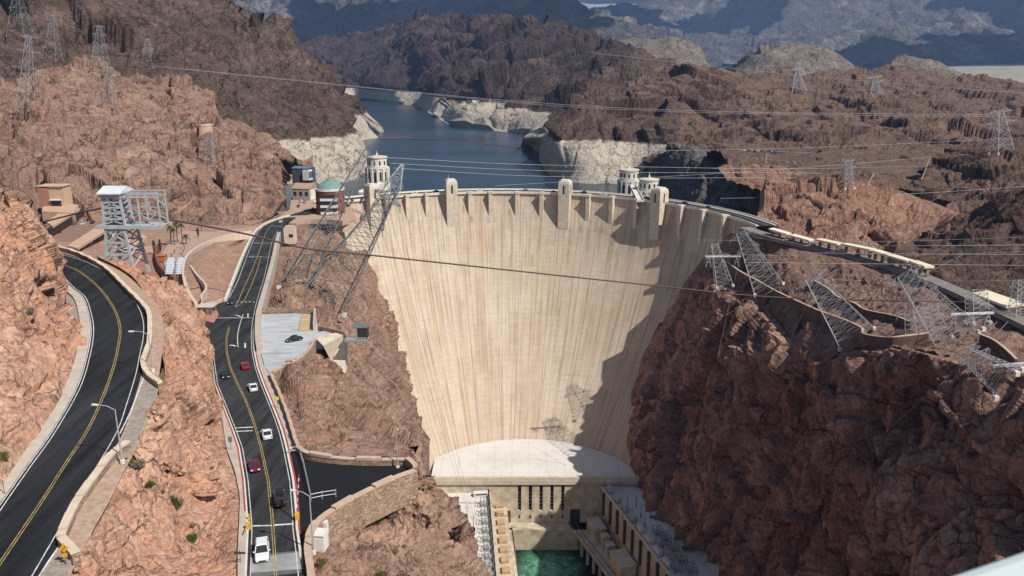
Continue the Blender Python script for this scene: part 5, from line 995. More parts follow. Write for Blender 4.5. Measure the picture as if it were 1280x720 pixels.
# ------------------------------------------------------------------ cableway headframe
HD = 225.0; k = HD / F; hb = P(165, 330, HD); hf = empty('cableway_headframe', tuple(hb)); tag(hf, 'grey steel cableway tower with roofed cabin and open side gallery', 'tower')
X = lambda px: (px - 165) * k
Zp = lambda py: P(165, py, HD)[2] - hb[2] + (330 - py) * k * .035
M['hsteel'] = simple('grey_painted_steel', (.40, .43, .46), .5, .14, .6)
for (xb, xt) in ((131, 138), (167, 161)):
    for dy in (0, 6):
        b = MB(); b.beam((X(xb + dy * .9), dy, Zp(338) - 2), (X(xt + dy * .5), dy, Zp(285)), .75, w2=.6); b.build('leg', M['hsteel'], hf)
b = MB()
for (z0, z1, a0, a1, c0, c1) in ((334, 318, 132, 134, 166.5, 165), (318, 303, 134, 136, 165, 163), (303, 287, 136, 138, 163, 161)):
    for dy in (0, 6):
        o_ = dy * .7; b.beam((X(a0 + o_), dy, Zp(z0)), (X(c1 + o_), dy, Zp(z1)), .32); b.beam((X(c0 + o_), dy, Zp(z0)), (X(a1 + o_), dy, Zp(z1)), .32); b.beam((X(a1 + o_), dy, Zp(z1)), (X(c1 + o_), dy, Zp(z1)), .5)
    for xx in (a0, c0): b.beam((X(xx), 0, Zp(z0)), (X(xx) + 1.0, 6, Zp(z1)), .3)
b.build('leg_bracing', M['hsteel'], hf)
b = MB(); b.box((X(167.5), 0, Zp(283)), (81 * k, 1.2, .95)); b.box((X(170), 6, Zp(283)), (74 * k, 1.0, .9)); b.box((X(168), 3, Zp(283) + .1), (78 * k, 5, .15)); b.build('platform_beam', M['hsteel'], hf)
for xx in (139, 160):
    for dy in (0, 5):
        b = MB(); b.beam((X(xx + (-2 if xx < 150 else 3)), dy, Zp(282)), (X(xx), dy, Zp(247)), .6); b.build('cabin_post', M['hsteel'], hf)
b = MB()
for i in range(5):
    z0 = 279 - i * 7; b.beam((X(139), 0, Zp(z0)), (X(160), 0, Zp(z0 - 6)), .28); b.beam((X(160), 0, Zp(z0)), (X(139), 0, Zp(z0 - 6)), .28); b.beam((X(139), 0, Zp(z0 - 6)), (X(160), 0, Zp(z0 - 6)), .45)
    b.beam((X(160), 0, Zp(z0)), (X(160), 5, Zp(z0 - 6)), .25); b.beam((X(139), 0, Zp(z0)), (X(139), 5, Zp(z0 - 6)), .25)
b.build('cabin_bracing', M['hsteel'], hf)
for i in range(4): b = MB(); b.box((X(149.5), 2.8, Zp(276 - i * 7)), (19 * k, 3.5, .7)); b.build('sheave_deck', M['dsteel'], hf)
b = MB(); b.box((X(149.5), 2.2, Zp(244)), (25 * k, 6, 1.1)); b.build('cabin_wall', M['hsteel'], hf)
b = MB(); x0, x1 = X(135.5), X(164); za, zb_ = Zp(240.5), Zp(236.5); b.add([(x0, -1.4, za), (x1, -1.4, za), (x1, 3, zb_ + .6), (x0, 3, zb_ + .6), (x0, 7, za), (x1, 7, za), (x0, -1.4, za - .3), (x1, -1.4, za - .3), (x1, 7, za - .3), (x0, 7, za - .3)], [(0, 1, 2, 3), (3, 2, 5, 4), (6, 9, 8, 7), (0, 6, 7, 1), (4, 5, 8, 9), (0, 3, 4, 9, 6), (1, 7, 8, 5, 2)]); b.build('cabin_roof', simple('metal_roofing', (.62, .65, .67), .5, .1, .5), hf)
for zz in (241, 246): b = MB(); b.beam((X(163), 0, Zp(zz)), (X(208), 0, Zp(zz)), .36); b.beam((X(163), 5, Zp(zz)), (X(208), 5, Zp(zz)), .3); b.build('gallery_rail', M['hsteel'], hf)
for xx in (182, 206.5):
    for dy in (0, 5): b = MB(); b.beam((X(xx), dy, Zp(282)), (X(xx), dy, Zp(240)), .34); b.build('gallery_post', M['hsteel'], hf)
b = MB()
for (a, c, e, f_) in ((162, 278, 182, 262), (162, 262, 182, 278), (182, 278, 206, 262), (182, 262, 206, 278), (162, 262, 206, 262), (162, 270, 206, 270), (190, 246, 206, 262), (182, 246, 186, 262), (206, 246, 200, 262)): b.beam((X(a), 5, Zp(c)), (X(e), 5, Zp(f_)), .22)
b.build('gallery_bracing', M['steel'], hf)
# ------------------------------------------------------------------ cableway and power lines
def wire(label, pts, r, mat, sag=0.0, group='power lines', name='power_line'):
    pts = np.array(pts, float)
    if len(pts) == 2:
        t = np.linspace(0, 1, 40)[:, None]; C = pts[0] * (1 - t) + pts[1] * t; C[:, 2] -= 4 * sag * (t * (1 - t))[:, 0]
    else: C = spline(pts, 60)
    b = MB(); b.tube(C - C[0], r, 5); o = b.build(name, mat); o.location = tuple(C[0]); return tag(o, label, 'cable', group)
M['cable'] = simple('rusty_cable', (.10, .065, .055), .7, .2, .3); M['wire'] = simple('aluminium_wire', (.42, .42, .42), .5, .05, .3); M['dwire'] = simple('dull_wire', (.22, .21, .21), .6, .1, .3)
wire('thick brown cableway rope sagging across the whole canyon in front of the dam', [P(160, 266, 226), P(215, 275, 240), P(310, 293, 265), P(380, 310, 285), P(455, 318, 300), P(640, 338, 335), P(800, 355, 350), P(960, 371, 350), P(1120, 376, 335), P(1320, 379, 310)], .33, M['cable'], group='cableway ropes', name='cableway_rope')
wire('dark cableway rope rising from behind the left rock to the headframe', [P(40, 281, 300), P(100, 266, 265), P(140, 258, 228)], .3, M['cable'], group='cableway ropes', name='cableway_rope')
wl_ = [('highest pale power line crossing from the left hillside over the lake', [P(186, 82, 800), P(320, 95, 790), P(527, 116, 800), P(640, 126, 820), P(780, 135, 860), P(960, 140.5, 880), P(1250, 143.5, 880)], .13),
       ('pale power line just below the highest one', [P(225, 86, 800), P(420, 106, 800), P(640, 128, 830), P(780, 137, 860), P(960, 142.5, 880), P(1270, 146, 880)], .11)]
for i, (a, c, dd) in enumerate(((197, 205, 215), (204, 212, 220), (210, 219, 226))):
    wl_.append((('upper', 'middle', 'lower')[i] + ' pale line of the three strung across the lake just above the dam crest', [P(484 + i * 4, a, 575), P(640, c, 620), P(800, c + 3.5, 650), P(960, dd - 4, 690), P(1060, c + 5, 720)], .13))
    wl_.append((('upper', 'middle', 'lower')[i] + ' pale line running right over the mesa to the frame edge', [P(1060, c + 5, 720), P(1160, dd - 8, 700), P(1290, dd - 13, 680)], .13))
for i, (x0, y0, y1) in enumerate(((1080, 307, 306), (1000, 316, 318), (930, 328, 332))): wl_.append((('upper', 'middle', 'lower')[i] + ' pale line crossing the dark slope low at the right', [P(x0, y0, 390), P(1160, (y0 + y1) / 2 + .6, 360), P(1300, y1, 340)], .13))
for i, (xa, ya, Da, xb, yb, Db) in enumerate(((740, 66, 1500, 1300, 118, 1200), (700, 190, 640, 1290, 172, 800), (620, 232, 600, 1290, 186, 700), (900, 248, 560, 1300, 232, 560), (870, 300, 470, 1300, 296, 400), (880, 318, 440, 1300, 314, 380), (930, 345, 410, 1300, 350, 330))):
    wl_.append((ORD[i] + ' from the top of the very thin grey wires crossing the right half', [P(xa, ya, Da), P((xa + xb) / 2, (ya + yb) / 2 + 4, (Da + Db) / 2), P(xb, yb, Db)], .075 * Da / 450))
for l_, p, r in wl_: wire(l_, p, r, M['wire'])
for i, (x0, y0, D0, x1, y1, D1) in enumerate(((905, 395, 430, 1130, 262, 560), (960, 366, 400, 1262, 192, 700), (1020, 350, 380, 1290, 205, 620), (1105, 350, 360, 1290, 238, 560), (1135, 352, 340, 1300, 262, 500), (1232, 430, 280, 1300, 350, 330), (1190, 455, 275, 1290, 352, 330))):
    wire(ORD[i] + ' of the slanting thin lines over the dark right slope, counted from the left', [P(x0, y0, D0), P(x1, y1, D1)], .10, M['dwire'], sag=2, group='slanting lines on the right')
for i, (x0, y0, x1, y1, D1) in enumerate(((836, 668, 908, 345, 425), (842, 674, 925, 320, 405), (858, 690, 1012, 372, 335), (864, 696, 1030, 400, 330), (872, 702, 1130, 360, 300), (878, 708, 1150, 400, 296), (884, 714, 1210, 448, 244))):
    wire(ORD[i] + ' of the steep lines dropping to the right power house roof, counted from the dam', [P(x0, y0, 425 - 4 * i), P(x1, y1, D1)], .09, M['dwire'], sag=4, group='lines dropping to the power house')
for i, (x0, y0, x1, y1, D1) in enumerate(((585, 640, 476, 262, 308), (592, 655, 484, 252, 310), (600, 672, 492, 244, 312))):
    wire(ORD[i] + ' of the thin lines hanging from the left leaning tower to the left roof', [P(x0, y0, 430), P(x1, y1, D1)], .06, M['dwire'], sag=5, group='lines from the left leaning tower')
for i, (x0, y0, x1, y1) in enumerate(((230, 302, 430, 300), (240, 316, 470, 322), (340, 282, 480, 290))): wire(ORD[i] + ' of the pale lines crossing low over the dam road', [P(x0, y0, 330), P(x1, y1, 330)], .06, M['wire'], sag=1, group='lines over the dam road')
# ------------------------------------------------------------------ garage and building behind the upper road
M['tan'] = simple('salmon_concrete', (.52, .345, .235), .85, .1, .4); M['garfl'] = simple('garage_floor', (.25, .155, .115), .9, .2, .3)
gk = lambda y: rd(y) / F
def slab(label_mat, pts, z, th, name, parent, o0):
    b = MB(); q = [PZ(x, y, z) - o0 for x, y in pts]; n = len(q); b.add(q + [p - np.array([0, 0, th]) for p in q], [tuple(range(n)), tuple(range(n, 2 * n))[::-1]] + [(i, (i + 1) % n, n + (i + 1) % n, n + i) for i in range(n)]); return b.build(name, label_mat, parent)
g0 = RP(110, 300); ga = empty('parking_garage', tuple(g0)); tag(ga, 'salmon concrete open parking structure with sloping roof bands behind the upper road', 'parking garage')
zg = g0[2]
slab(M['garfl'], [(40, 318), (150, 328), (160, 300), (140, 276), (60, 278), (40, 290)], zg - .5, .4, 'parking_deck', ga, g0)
for i, (pts, z) in enumerate(((((58, 277), (66, 283), (100, 261), (88, 257)), zg + 5), (((84, 307), (97, 310), (140, 283), (128, 279)), zg + 4.5), (((150, 312), (157, 316), (184, 296), (178, 293)), zg + 4))): slab(M['tan'], pts, z, 1.1, 'roof_band', ga, g0)
for (x, y) in ((76, 283), (96, 272), (104, 310), (113, 304), (124, 296), (134, 290), (152, 322), (168, 311)):
    b = MB(); c = PZ(x, y - 6, zg + 3.5) - g0; b.beam(c, c - [0, 0, 5], .9); b.build('column', M['tan'], ga)
slab(simple('garage_back_shade', (.04, .03, .026), .9), [(60, 286), (62, 287), (104, 262), (102, 261)], zg + 3.9, 4, 'back_wall', ga, g0)  # near-black colour, so the space under the roof band reads as shadow
bb_ = PZ(68, 257, zg + 6); bd = empty('stair_block', tuple(bb_)); tag(bd, 'two-tone brick red block with a dark opening behind the parking structure', 'building'); k = (bb_[1] * CP + (CAMZ - bb_[2]) * SP) / F
M['brk'] = simple('red_brown_block', (.34, .165, .11), .85, .12, .5)
b = MB(); b.box((-9 * k, 2, 11 * k), (13 * k, 8, 24 * k)); b.build('left_block', M['brk'], bd); b = MB(); b.box((6 * k, 3, 12 * k), (18 * k, 9, 25 * k)); b.build('right_block', M['tan'], bd)
b = MB(); b.box((5 * k, -1.6, 3 * k), (12 * k, .5, 7 * k)); b.build('opening', M['glassdark'], bd); b = MB(); b.box((5 * k, -2.2, 8 * k), (13 * k, 2.5, .5)); b.build('awning', M['concw'], bd); b = MB(); b.box((0, 2.5, 24.8 * k), (33 * k, 10, .5)); b.build('roof_cap', M['capp'], bd)
slab(M['tan'], [(52, 264), (92, 266), (98, 256), (56, 252)], zg + 5.9, 6, 'forecourt', bd, bb_)
for i, (x, y, c, yaw) in enumerate(((84, 281, 'black', 0), (93, 280.5, 'grey', .1), (104, 280.5, 'white', .1), (116, 279, 'blue', .2), (71, 291, 'black', 1.5), (113, 311.5, 'silver', 1.2), (144, 295.5, 'white', .1), (155, 294.5, 'silver', .1))):
    put_car(PZ(x, y, zg - .48), yaw, c, ('black car, first in the row under the far roof band of the garage', 'grey car, second in the far row of the garage', 'white car, third in the far row of the garage', 'dark blue car at the end of the far row of the garage', 'dark car parked at the garage entrance beside the left rock', 'silver car alone below the middle roof band of the garage', 'white car seen between the headframe legs', 'silver car seen between the headframe legs, right of the white one')[i], 'cars in the parking garage')
# ------------------------------------------------------------------ plaza: canopies, palms, people
M['slatw'] = simple('pale_blue_slat', (.60, .66, .72), .6, .06, 1.0); M['bronze'] = simple('dark_bronze', (.03, .028, .03), .5)
for (x, lb_) in ((213.5, 'left of two blue-white slatted shade canopies on the plaza'), (226.5, 'right of two blue-white slatted shade canopies on the plaza')):
    c0 = RP(x, 341); r_ = empty('shade_canopy', tuple(c0)); tag(r_, lb_, 'canopy', 'slatted shade canopies'); A_ = RP(x - 1, 352) - c0; B_ = RP(x + 1.5, 332) - c0; w_ = 5 * rd(341) / F
    for i in range(11): b = MB(); c = A_ + (B_ - A_) * i / 10 + [0, 0, 3.2]; b.box(tuple(c), (2 * w_ * (.8 + .2 * math.sin(i * .314)), 1.7, .15)); b.build('slat', M['slatw'], r_)
    for i in (0, 5, 10):
        for s in (-1, 1): b = MB(); c = A_ + (B_ - A_) * i / 10 + [s * w_ * .7, 0, 0]; b.beam(c, c + [0, 0, 3.1], .2); b.build('post', M['bronze'], r_)
b = MB(); kk = RP(202, 326); b.box((0, 0, 1.2), (4, 3, 2.4)); b.box((0, 0, 2.5), (4.5, 3.5, .25)); q = b.build('ticket_kiosk', simple('orange_kiosk', (.40, .16, .08), .8)); q.location = tuple(kk); tag(q, 'small orange kiosk on the plaza beside the canopies', 'kiosk')
def palm(label, base, h, seed):
    rg = np.random.RandomState(seed); root = empty('palm_tree', tuple(base)); tag(root, label, 'palm tree', 'palms on the plaza')
    b = MB(); b.tube([(0, 0, -.3), (.15, 0, h * .5), (.1, .1, h)], [.32, .24, .2], 7); b.build('trunk', M['twig'], root)
    V = []; Fs = []
    for i in range(34):
        a = rg.rand() * 6.28; el = rg.uniform(-.7, 1.1); L = rg.uniform(1.9, 2.7); w_ = .34; prev = None
        for j in range(5):
            t = j / 4; r = L * t * math.cos(el * (1 - .4 * t)); z = h + L * t * math.sin(el) - 1.3 * t * t; c = np.array([r * math.cos(a) + .1, r * math.sin(a) + .1, z]); sd_ = np.array([-math.sin(a), math.cos(a), 0]) * w_ * (1 - .8 * t) ; n_ = len(V); V += [c - sd_, c + sd_]
            if prev is not None: Fs.append((prev, prev + 1, n_ + 1, n_))
            prev = n_
    link('fronds', fast_mesh('fronds', V, Fs), LEAF['palm'], root)
for i, (x, y, h, lb_) in enumerate(((214, 305, 8.5, 'leftmost palm in the plaza cluster'), (218, 306, 7.5, 'short palm second from the left in the plaza cluster'), (222, 303, 10, 'tallest palm in the middle of the plaza cluster'), (228, 303, 9, 'palm at the right of the plaza cluster'), (233, 305, 4.2, 'very low palm at the right foot of the cluster'), (252, 288, 7, 'lone palm standing apart right of the cluster'))): palm(lb_, RP(x, y), h, i)
def cypress(label, base, h, seed):
    rg = np.random.RandomState(seed); root = empty('cypress_tree', tuple(base)); tag(root, label, 'cypress', 'cypress trees')
    b = MB(); b.cyl((0, 0, -.3), .2, h * .9, 7, .05); b.build('trunk', M['twig'], root); V = []; Fs = []
    for i in range(700):
        t = rg.rand(); r = h * .115 * math.sin(math.pi * min(1, (1 - t) * .85 + .12)) * math.sqrt(rg.rand()) * 1.2; a = rg.rand() * 6.28; c = np.array([r * math.cos(a), r * math.sin(a), .3 + t * h]); u = np.array([math.cos(a) * .3, math.sin(a) * .3, 1]); s = rg.uniform(.15, .32) * h / 8; sd_ = np.array([-math.sin(a + rg.normal() * .6), math.cos(a), 0]) * s * .5
        n_ = len(V); V += [c - sd_, c + sd_, c + u * s * 2]; Fs.append((n_, n_ + 1, n_ + 2))
    link('foliage', fast_mesh('foliage', V, Fs), LEAF['dark'], root)
for i, (x, y, h, lb_) in enumerate(((357, 261, 9, 'tall dark cypress at the left before the white building'), (367.5, 256, 8, 'dark cypress right of the tallest cypress'), (193.5, 318, 6, 'dark slim cypress at the back of the red court, leftmost'), (201, 315, 5.5, 'dark slim cypress at the back of the red court, right one'), (248, 297, 5, 'dark cypress beside the lone palm'))): cypress(lb_, RP(x, y), h, i + 40)
# people: one low figure, a continuous body, in a few clothing colours
def person_mesh(name, top, legs):
    me = bpy.data.meshes.new(name); vs = [(0, 0, .95), (0, 0, 1.2), (0, 0, 1.45), (0, 0, 1.55), (0, .02, 1.68), (-.1, 0, .88), (-.12, .05, .48), (-.12, 0, .05), (.1, 0, .88), (.13, -.05, .48), (.14, -.1, .05), (-.2, 0, 1.42), (-.26, .02, 1.15), (-.25, -.1, .92), (.2, 0, 1.42), (.27, 0, 1.15), (.25, -.12, .94), (-.12, -.12, .03), (.14, -.22, .03)]
    es = [(0, 1), (1, 2), (2, 3), (3, 4), (0, 5), (5, 6), (6, 7), (0, 8), (8, 9), (9, 10), (2, 11), (11, 12), (12, 13), (2, 14), (14, 15), (15, 16), (7, 17), (10, 18)]
    rr = [.16, .15, .17, .07, .12, .10, .075, .06, .10, .075, .06, .07, .055, .045, .07, .055, .045, .05, .05]
    me.from_pydata(vs, es, []); o = bpy.data.objects.new(name, me); COL.objects.link(o); m_ = o.modifiers.new('s', 'SKIN')
    for i, v in enumerate(me.skin_vertices[0].data): v.radius = (rr[i], rr[i] * .8); v.use_root = i == 0
    o.modifiers.new('d', 'SUBSURF').levels = 1; bpy.context.view_layer.update(); r_ = bpy.data.meshes.new_from_object(o.evaluated_get(bpy.context.evaluated_depsgraph_get())); bpy.data.objects.remove(o)
    zc = [sum(r_.vertices[i].co.z for i in p.vertices) / len(p.vertices) for p in r_.polygons]; r_.materials.clear()
    for m2 in (simple('skin_tone', (.42, .25, .17), .6), top, legs): r_.materials.append(m2)
    r_.polygons.foreach_set('material_index', [0 if z > 1.53 else 1 if z > .93 else 2 for z in zc]); return r_
cl = {n_: simple(n_ + '_cloth', c, .9) for n_, c in (('black', (.012, .012, .014)), ('white', (.7, .7, .68)), ('red', (.35, .03, .03)), ('blue', (.03, .05, .14)), ('grey', (.15, .15, .15)))}
PM = {n_: person_mesh('person', cl[n_], cl['black' if n_ != 'black' else 'blue']) for n_ in cl}
def person(label, at, kind, yaw, group):
    o = bpy.data.objects.new('person', PM[kind]); COL.objects.link(o); o.location = tuple(at); o.rotation_euler = (0, 0, yaw); tag(o, label, 'person', group)
pp_ = [(228, 306), (230, 308), (226.5, 313), (229.5, 316), (224.5, 318), (227, 320), (215, 318), (218, 316.5), (214.5, 323), (209.5, 325), (219, 332), (229.5, 324), (222, 310.5), (231, 312)]
kinds = ['black', 'black', 'blue', 'black', 'grey', 'black', 'white', 'black', 'black', 'blue', 'red', 'black', 'white', 'grey']
for i, (x, y) in enumerate(pp_): person('%s person on the plaza counted from the far end, in %s top' % (ORD[i], kinds[i]), RP(x, y, .02), kinds[i], i * 1.3, 'people on the plaza')
vt = PZ(444, 269, -3); ter = empty('viewing_terrace', tuple(vt)); tag(ter, 'pale half round viewing terrace hanging beside the left end of the dam', 'terrace')
arc_ = [PZ(x, y, -3) - vt for x, y in ((426, 263), (440, 262), (451, 264.5), (455, 269), (450, 275), (440, 279), (428, 280))]
b = MB(); b.add(arc_ + [p - np.array([0, 0, 5]) for p in arc_], [tuple(range(7)), tuple(range(7, 14))[::-1]] + [(i, (i + 1) % 7, 7 + (i + 1) % 7, 7 + i) for i in range(7)]); b.build('platform', M['capp'], ter)
b = MB(); b.tube([p + [0, 0, 1.1] for p in arc_], .12, 5); b.build('railing', M['dsteel'], ter)
for i in range(22):
    t_ = i / 21; x, y = (427 + 26 * t_, 264.2 - 1.2 * math.sin(t_ * 3.14) + 4.5 * t_ ** 2); kd = ('black', 'blue', 'black', 'grey', 'black', 'red', 'white')[i % 7]
    person('%s person from the left along the viewing terrace rail, in %s top' % (ORD[i], kd), PZ(x, y, -3), kd, i * .9, 'visitors on the viewing terrace')
# ------------------------------------------------------------------ buildings at the left abutment
c0 = PZ(414, 268, -1.5); kD = (c0[1] * CP + (CAMZ - c0[2]) * SP) / F; vcn = empty('visitor_tower', tuple(c0)); tag(vcn, 'round red brick tower with green copper roof and white balconies', 'building'); rr_ = 17.5 * kD
M['brick'] = simple('red_brick', (.19, .065, .045), .85, .25, .8); M['copper'] = simple('green_copper', (.16, .27, .235), .6, .2, .5)
b = MB(); b.cyl((0, 0, -4), rr_, 20.2, 28); b.build('brick_drum', M['brick'], vcn)
b = MB(); b.cyl((0, 0, 16.2), rr_ * 1.04, 1.2, 28); b.build('cornice', M['concw'], vcn)
b = MB(); b.cyl((0, 0, 17.4), rr_ * .95, 2.2, 20, rr_ * .8); b.cyl((0, 0, 19.6), rr_ * .8, 2.6, 20, rr_ * .3); b.build('copper_roof', M['copper'], vcn)
b = MB(); b.cyl((0, 0, 22.2), 1.1, 2.2, 10, .4); b.cyl((0, 0, 24.4), .2, 4.5, 6); b.build('spire', M['copper'], vcn)
for i in range(3):
    b = MB(); b.box((1.0, -rr_ * .93, 2.5 + i * 4.3), (10.5, 4.2, 1.5)); b.build('balcony', M['white'], vcn); b = MB(); b.box((1.0, -rr_ * .96, 4.6 + i * 4.3), (9.6, 2, 2.2)); b.build('window_band', M['glassdark'], vcn)
for a in (-2.5, -.75): b = MB(); b.box((rr_ * .99 * math.cos(a), rr_ * .99 * math.sin(a), 6), (.9, 1.4, 12), a); b.build('pier', M['brick'], vcn)
def house(label, A, w, d_, h, wall, roof, gable=0.0, rot=0.0, door=True, nwin=4):
    r_ = empty('small_building', tuple(A), rot); tag(r_, label, 'building'); b = MB(); b.box((0, 0, h / 2 - 2), (w, d_, h + 4)); b.build('walls', wall, r_); b = MB()
    if gable: b.add([(-w / 2 - .4, -d_ / 2 - .4, h), (w / 2 + .4, -d_ / 2 - .4, h), (w / 2 + .4, d_ / 2 + .4, h), (-w / 2 - .4, d_ / 2 + .4, h), (-w / 2 - .4, 0, h + gable), (w / 2 + .4, 0, h + gable)], [(0, 1, 5, 4), (2, 3, 4, 5), (0, 4, 3), (1, 2, 5), (0, 3, 2, 1)])
    else: b.box((0, 0, h + .25), (w + .8, d_ + .8, .5))
    b.build('roof', roof, r_)
    for i in range(nwin): b = MB(); b.box((-w / 2 + w * (i + .5) / nwin, -d_ / 2 - .03, h * .55), (w / nwin * .5, .2, h * .35)); b.build('window', M['glassdark'], r_)
    return r_
k6 = .6
hs_ = house('grey house with tan pitched roof and white end wall behind the cypresses', PZ(382, 248, 0), 22 * k6, 14, 8, simple('grey_render', (.30, .28, .25), .8), simple('tan_roof', (.36, .25, .165), .85), 3.2, R(-12), nwin=3)
b = MB(); b.box((11.2 * k6, 0, 3.5), (.5, 12, 7.5)); b.build('end_wall', M['white'], hs_)
hb_ = house('long dark building with blue-grey roof and white glazed end', PZ(380, 222, 6), 24 * k6, 12, 8, simple('dark_cladding', (.08, .085, .10), .7), simple('blue_grey_roof', (.13, .17, .25), .5), 1.2, R(-14), nwin=0)
b = MB(); b.box((10 * k6, -5, 3), (9 * k6, 6, 8)); b.build('white_end', M['white'], hb_)
for i in range(3): b = MB(); b.box((14.6 * k6, -7 + i * 2, 3.2), (.2, 1.4, 5)); b.build('glazing', M['glassdark'], hb_)
pi_ = RP(362, 299); pr_ = empty('stone_pylon', tuple(pi_)); tag(pr_, 'squat tan stone block with stepped top at the road bend', 'building'); k4 = rd(299) / F
b = MB(); b.box((0, 2, 1.6), (13 * k4, 5, 8)); b.build('block', M['cap'], pr_); b = MB(); b.box((0, 2, 6.0), (11 * k4, 4.4, 1.0)); b.build('stepped_top', M['capp'], pr_); b = MB(); b.box((1, -.55, 2), (5 * k4, .3, 1.6)); b.build('dark_recess', M['glassdark'], pr_)
ms = RP(358, 262); o = MB(); o.cyl((0, 0, 0), .3, 34, 6, .12); q = o.build('mast', M['bronze']); q.location = tuple(ms); tag(q, 'tall thin dark mast in front of the red cliff by the cypresses', 'mast')
dr = drape(256, 166, 40); o = empty('water_tank', tuple(dr)); tag(o, 'cylindrical tan water tank on the left hillside', 'tank'); b = MB(); b.cyl((0, 0, -3), 6.5, 9, 20); b.build('shell', M['tan'], o); b = MB(); b.cyl((0, 0, 6), 6.8, .7, 20); b.build('lid', M['cap'], o)
for i, (x, y, c) in enumerate(((376, 252, 'white'), (381, 253, 'silver'), (373, 258, 'grey'), (391, 262, 'black'), (386, 264, 'red'), (440, 252, 'black'), (452, 249.5, 'blue'))):
    put_car(PZ(x, y, .15) if x < 400 else PZ(x, y, .4), .4, c, ('white pickup-like car in front of the grey house', 'silver car in front of the grey house', 'grey car left of the brick tower', 'black car beside the brick tower', 'red car left of the brick tower', 'black car on the dam crest just right of the brick tower', 'blue car on the dam crest left of the leftmost crest tower')[i], 'cars at the left abutment')
for i, (px, c) in enumerate(((497, 'blue'), (520, 'white'), (548, 'black'), (600, 'white'), (655, 'silver'), (690, 'black'), (725, 'black'), (752, 'white'), (800, 'black'), (808, 'black'), (845, 'black'), (853, 'black'), (873, 'grey'))):
    th = th_of_px(px); r = CRr + (4.0 if i % 2 else 8.8); put_car(crest_pt(th, r, .40), -th + math.pi / 2, c, '%s car on the dam crest road counted from the left, %s' % (ORD[i], c), 'cars on the dam crest')
# ------------------------------------------------------------------ right side: road, wall slabs, retaining walls, terraced car parks
ar = [(931, 288), (955, 296), (985, 304), (1015, 311), (1050, 319), (1090, 329), (1115, 336), (1140, 344), (1165, 354), (1195, 367), (1230, 383), (1270, 402), (1320, 425)]
ap = spline([P(x, y - 1, D) for (x, y), D in zip(ar, (468, 452, 440, 428, 412, 393, 380, 367, 353, 338, 320, 302, 280))], 60) + np.array([0, 0, 1.2])
b = MB(); b.wall(ap, 7.5, .2, 1.8); tag(b.build('rim_road', simple('pale_rim_road', (.20, .18, .16), .9, .2, .2)), kind='structure')
M['slabw'] = simple('cream_slab', (.74, .66, .50), .8, .1, .5)
for i, (a, c) in enumerate((((963, 291), (986, 298)), ((989, 299), (1014, 306)), ((1022, 304.5), (1050, 311)), ((1054, 310.5), (1091, 318.5)), ((1092, 319), (1114, 326)), ((1114, 326), (1138, 333.5)), ((1140, 333), (1161, 341)))):
    f_ = lambda x: np.interp(x, [p[0] for p in ar], [468, 452, 440, 428, 412, 393, 380, 367, 353, 338, 320, 302, 280]); A_ = P(a[0], a[1] + 2, f_(a[0])) + [0, 0, 1.0]; B_ = P(c[0], c[1] + 2, f_(c[0])) + [0, 0, 1.0]
    r_ = empty('roadside_canopy', tuple((A_ + B_) / 2)); tag(r_, '%s long cream roof slab along the right rim road, counted from the dam' % ORD[i], 'canopy', 'cream roof slabs along the rim road'); h_ = (B_ - A_) / 2
    b = MB(); b.beam(-h_ * .98 + [0, 0, 2.2], h_ * .98 + [0, 0, 2.2], 4.6, .9); b.build('roof_slab', M['slabw'], r_)
    for t_ in (-.8, 0, .8): b = MB(); b.beam(h_ * t_ - [0, 0, 2], h_ * t_ + [0, 0, 1.8], 1.2); b.build('post', M['stone'], r_)
pts = [P(1216, 366, 332), P(1234, 362.5, 338), P(1282, 379, 315), P(1258, 382.5, 308)]; o0 = pts[0]; r_ = empty('roadside_canopy', tuple(o0)); tag(r_, 'largest cream roof slab at the right frame edge, seen from above', 'canopy', 'cream roof slabs along the rim road')
b = MB(); b.add([p - o0 for p in pts] + [p - o0 - np.array([0, 0, 1.0]) for p in pts], [(0, 1, 2, 3), (7, 6, 5, 4)] + [(i, (i + 1) % 4, 4 + (i + 1) % 4, 4 + i) for i in range(4)]); b.build('roof_slab', M['slabw'], r_)
for p in pts: b = MB(); c = (p - o0) * .92; b.beam(c - [0, 0, .9], c - [0, 0, 7], .6); b.build('post', M['stone'], r_)
for i, (x, y, D, c) in enumerate(((985, 304, 440, 'white'), (1015, 311, 428, 'silver'), (1051, 318, 412, 'white'), (1072, 323, 402, 'grey'))): put_car(P(x, y - 1, D) + [0, -1, 1.45], -1.0, c, '%s car on the right rim road beside the cream slabs, counted from the dam, %s' % (ORD[i], c), 'cars on the rim road')
def pxy(q): D = q[1] * CP + (CAMZ - q[2]) * SP; return 640 + F * q[0] / D, 360 + F * ((CAMZ - q[2]) / D - SP) / CP
def rim_wall(label, pts, h, w=1.0):
    pts = np.array([drape(*pxy(q), 0) for q in pts]); n_p = np.arange(len(pts)); pts[:, 1] = np.polyval(np.polyfit(n_p, pts[:, 1], 3), n_p); pts[:, 2] = np.polyval(np.polyfit(n_p, pts[:, 2], 3), n_p) + 1.2; o0 = np.array(pts[0]); r_ = empty('retaining_wall', tuple(o0)); tag(r_, label, 'wall'); C = spline(pts, 60) - o0; b = MB(); b.wall(C, w, h, 5); b.build('masonry', simple('dark_masonry', (.12, .075, .06), .9, .2, .4), r_); b = MB(); b.wall(C + [0, 0, h + .004], w * 1.1, .2, 0); b.build('coping', M['capp'], r_)
rim_wall('long dark retaining wall with pale coping winding along the right canyon rim', [P(x, y, D) for x, y, D in ((908, 339, 436), (920, 343, 424), (945, 356, 408), (980, 378, 380), (1002, 392, 362), (1025, 404, 350), (1041, 410, 342), (1062, 421, 330), (1087, 430, 316), (1110, 435, 306), (1130, 436, 298), (1146, 432, 294))], 3.2)
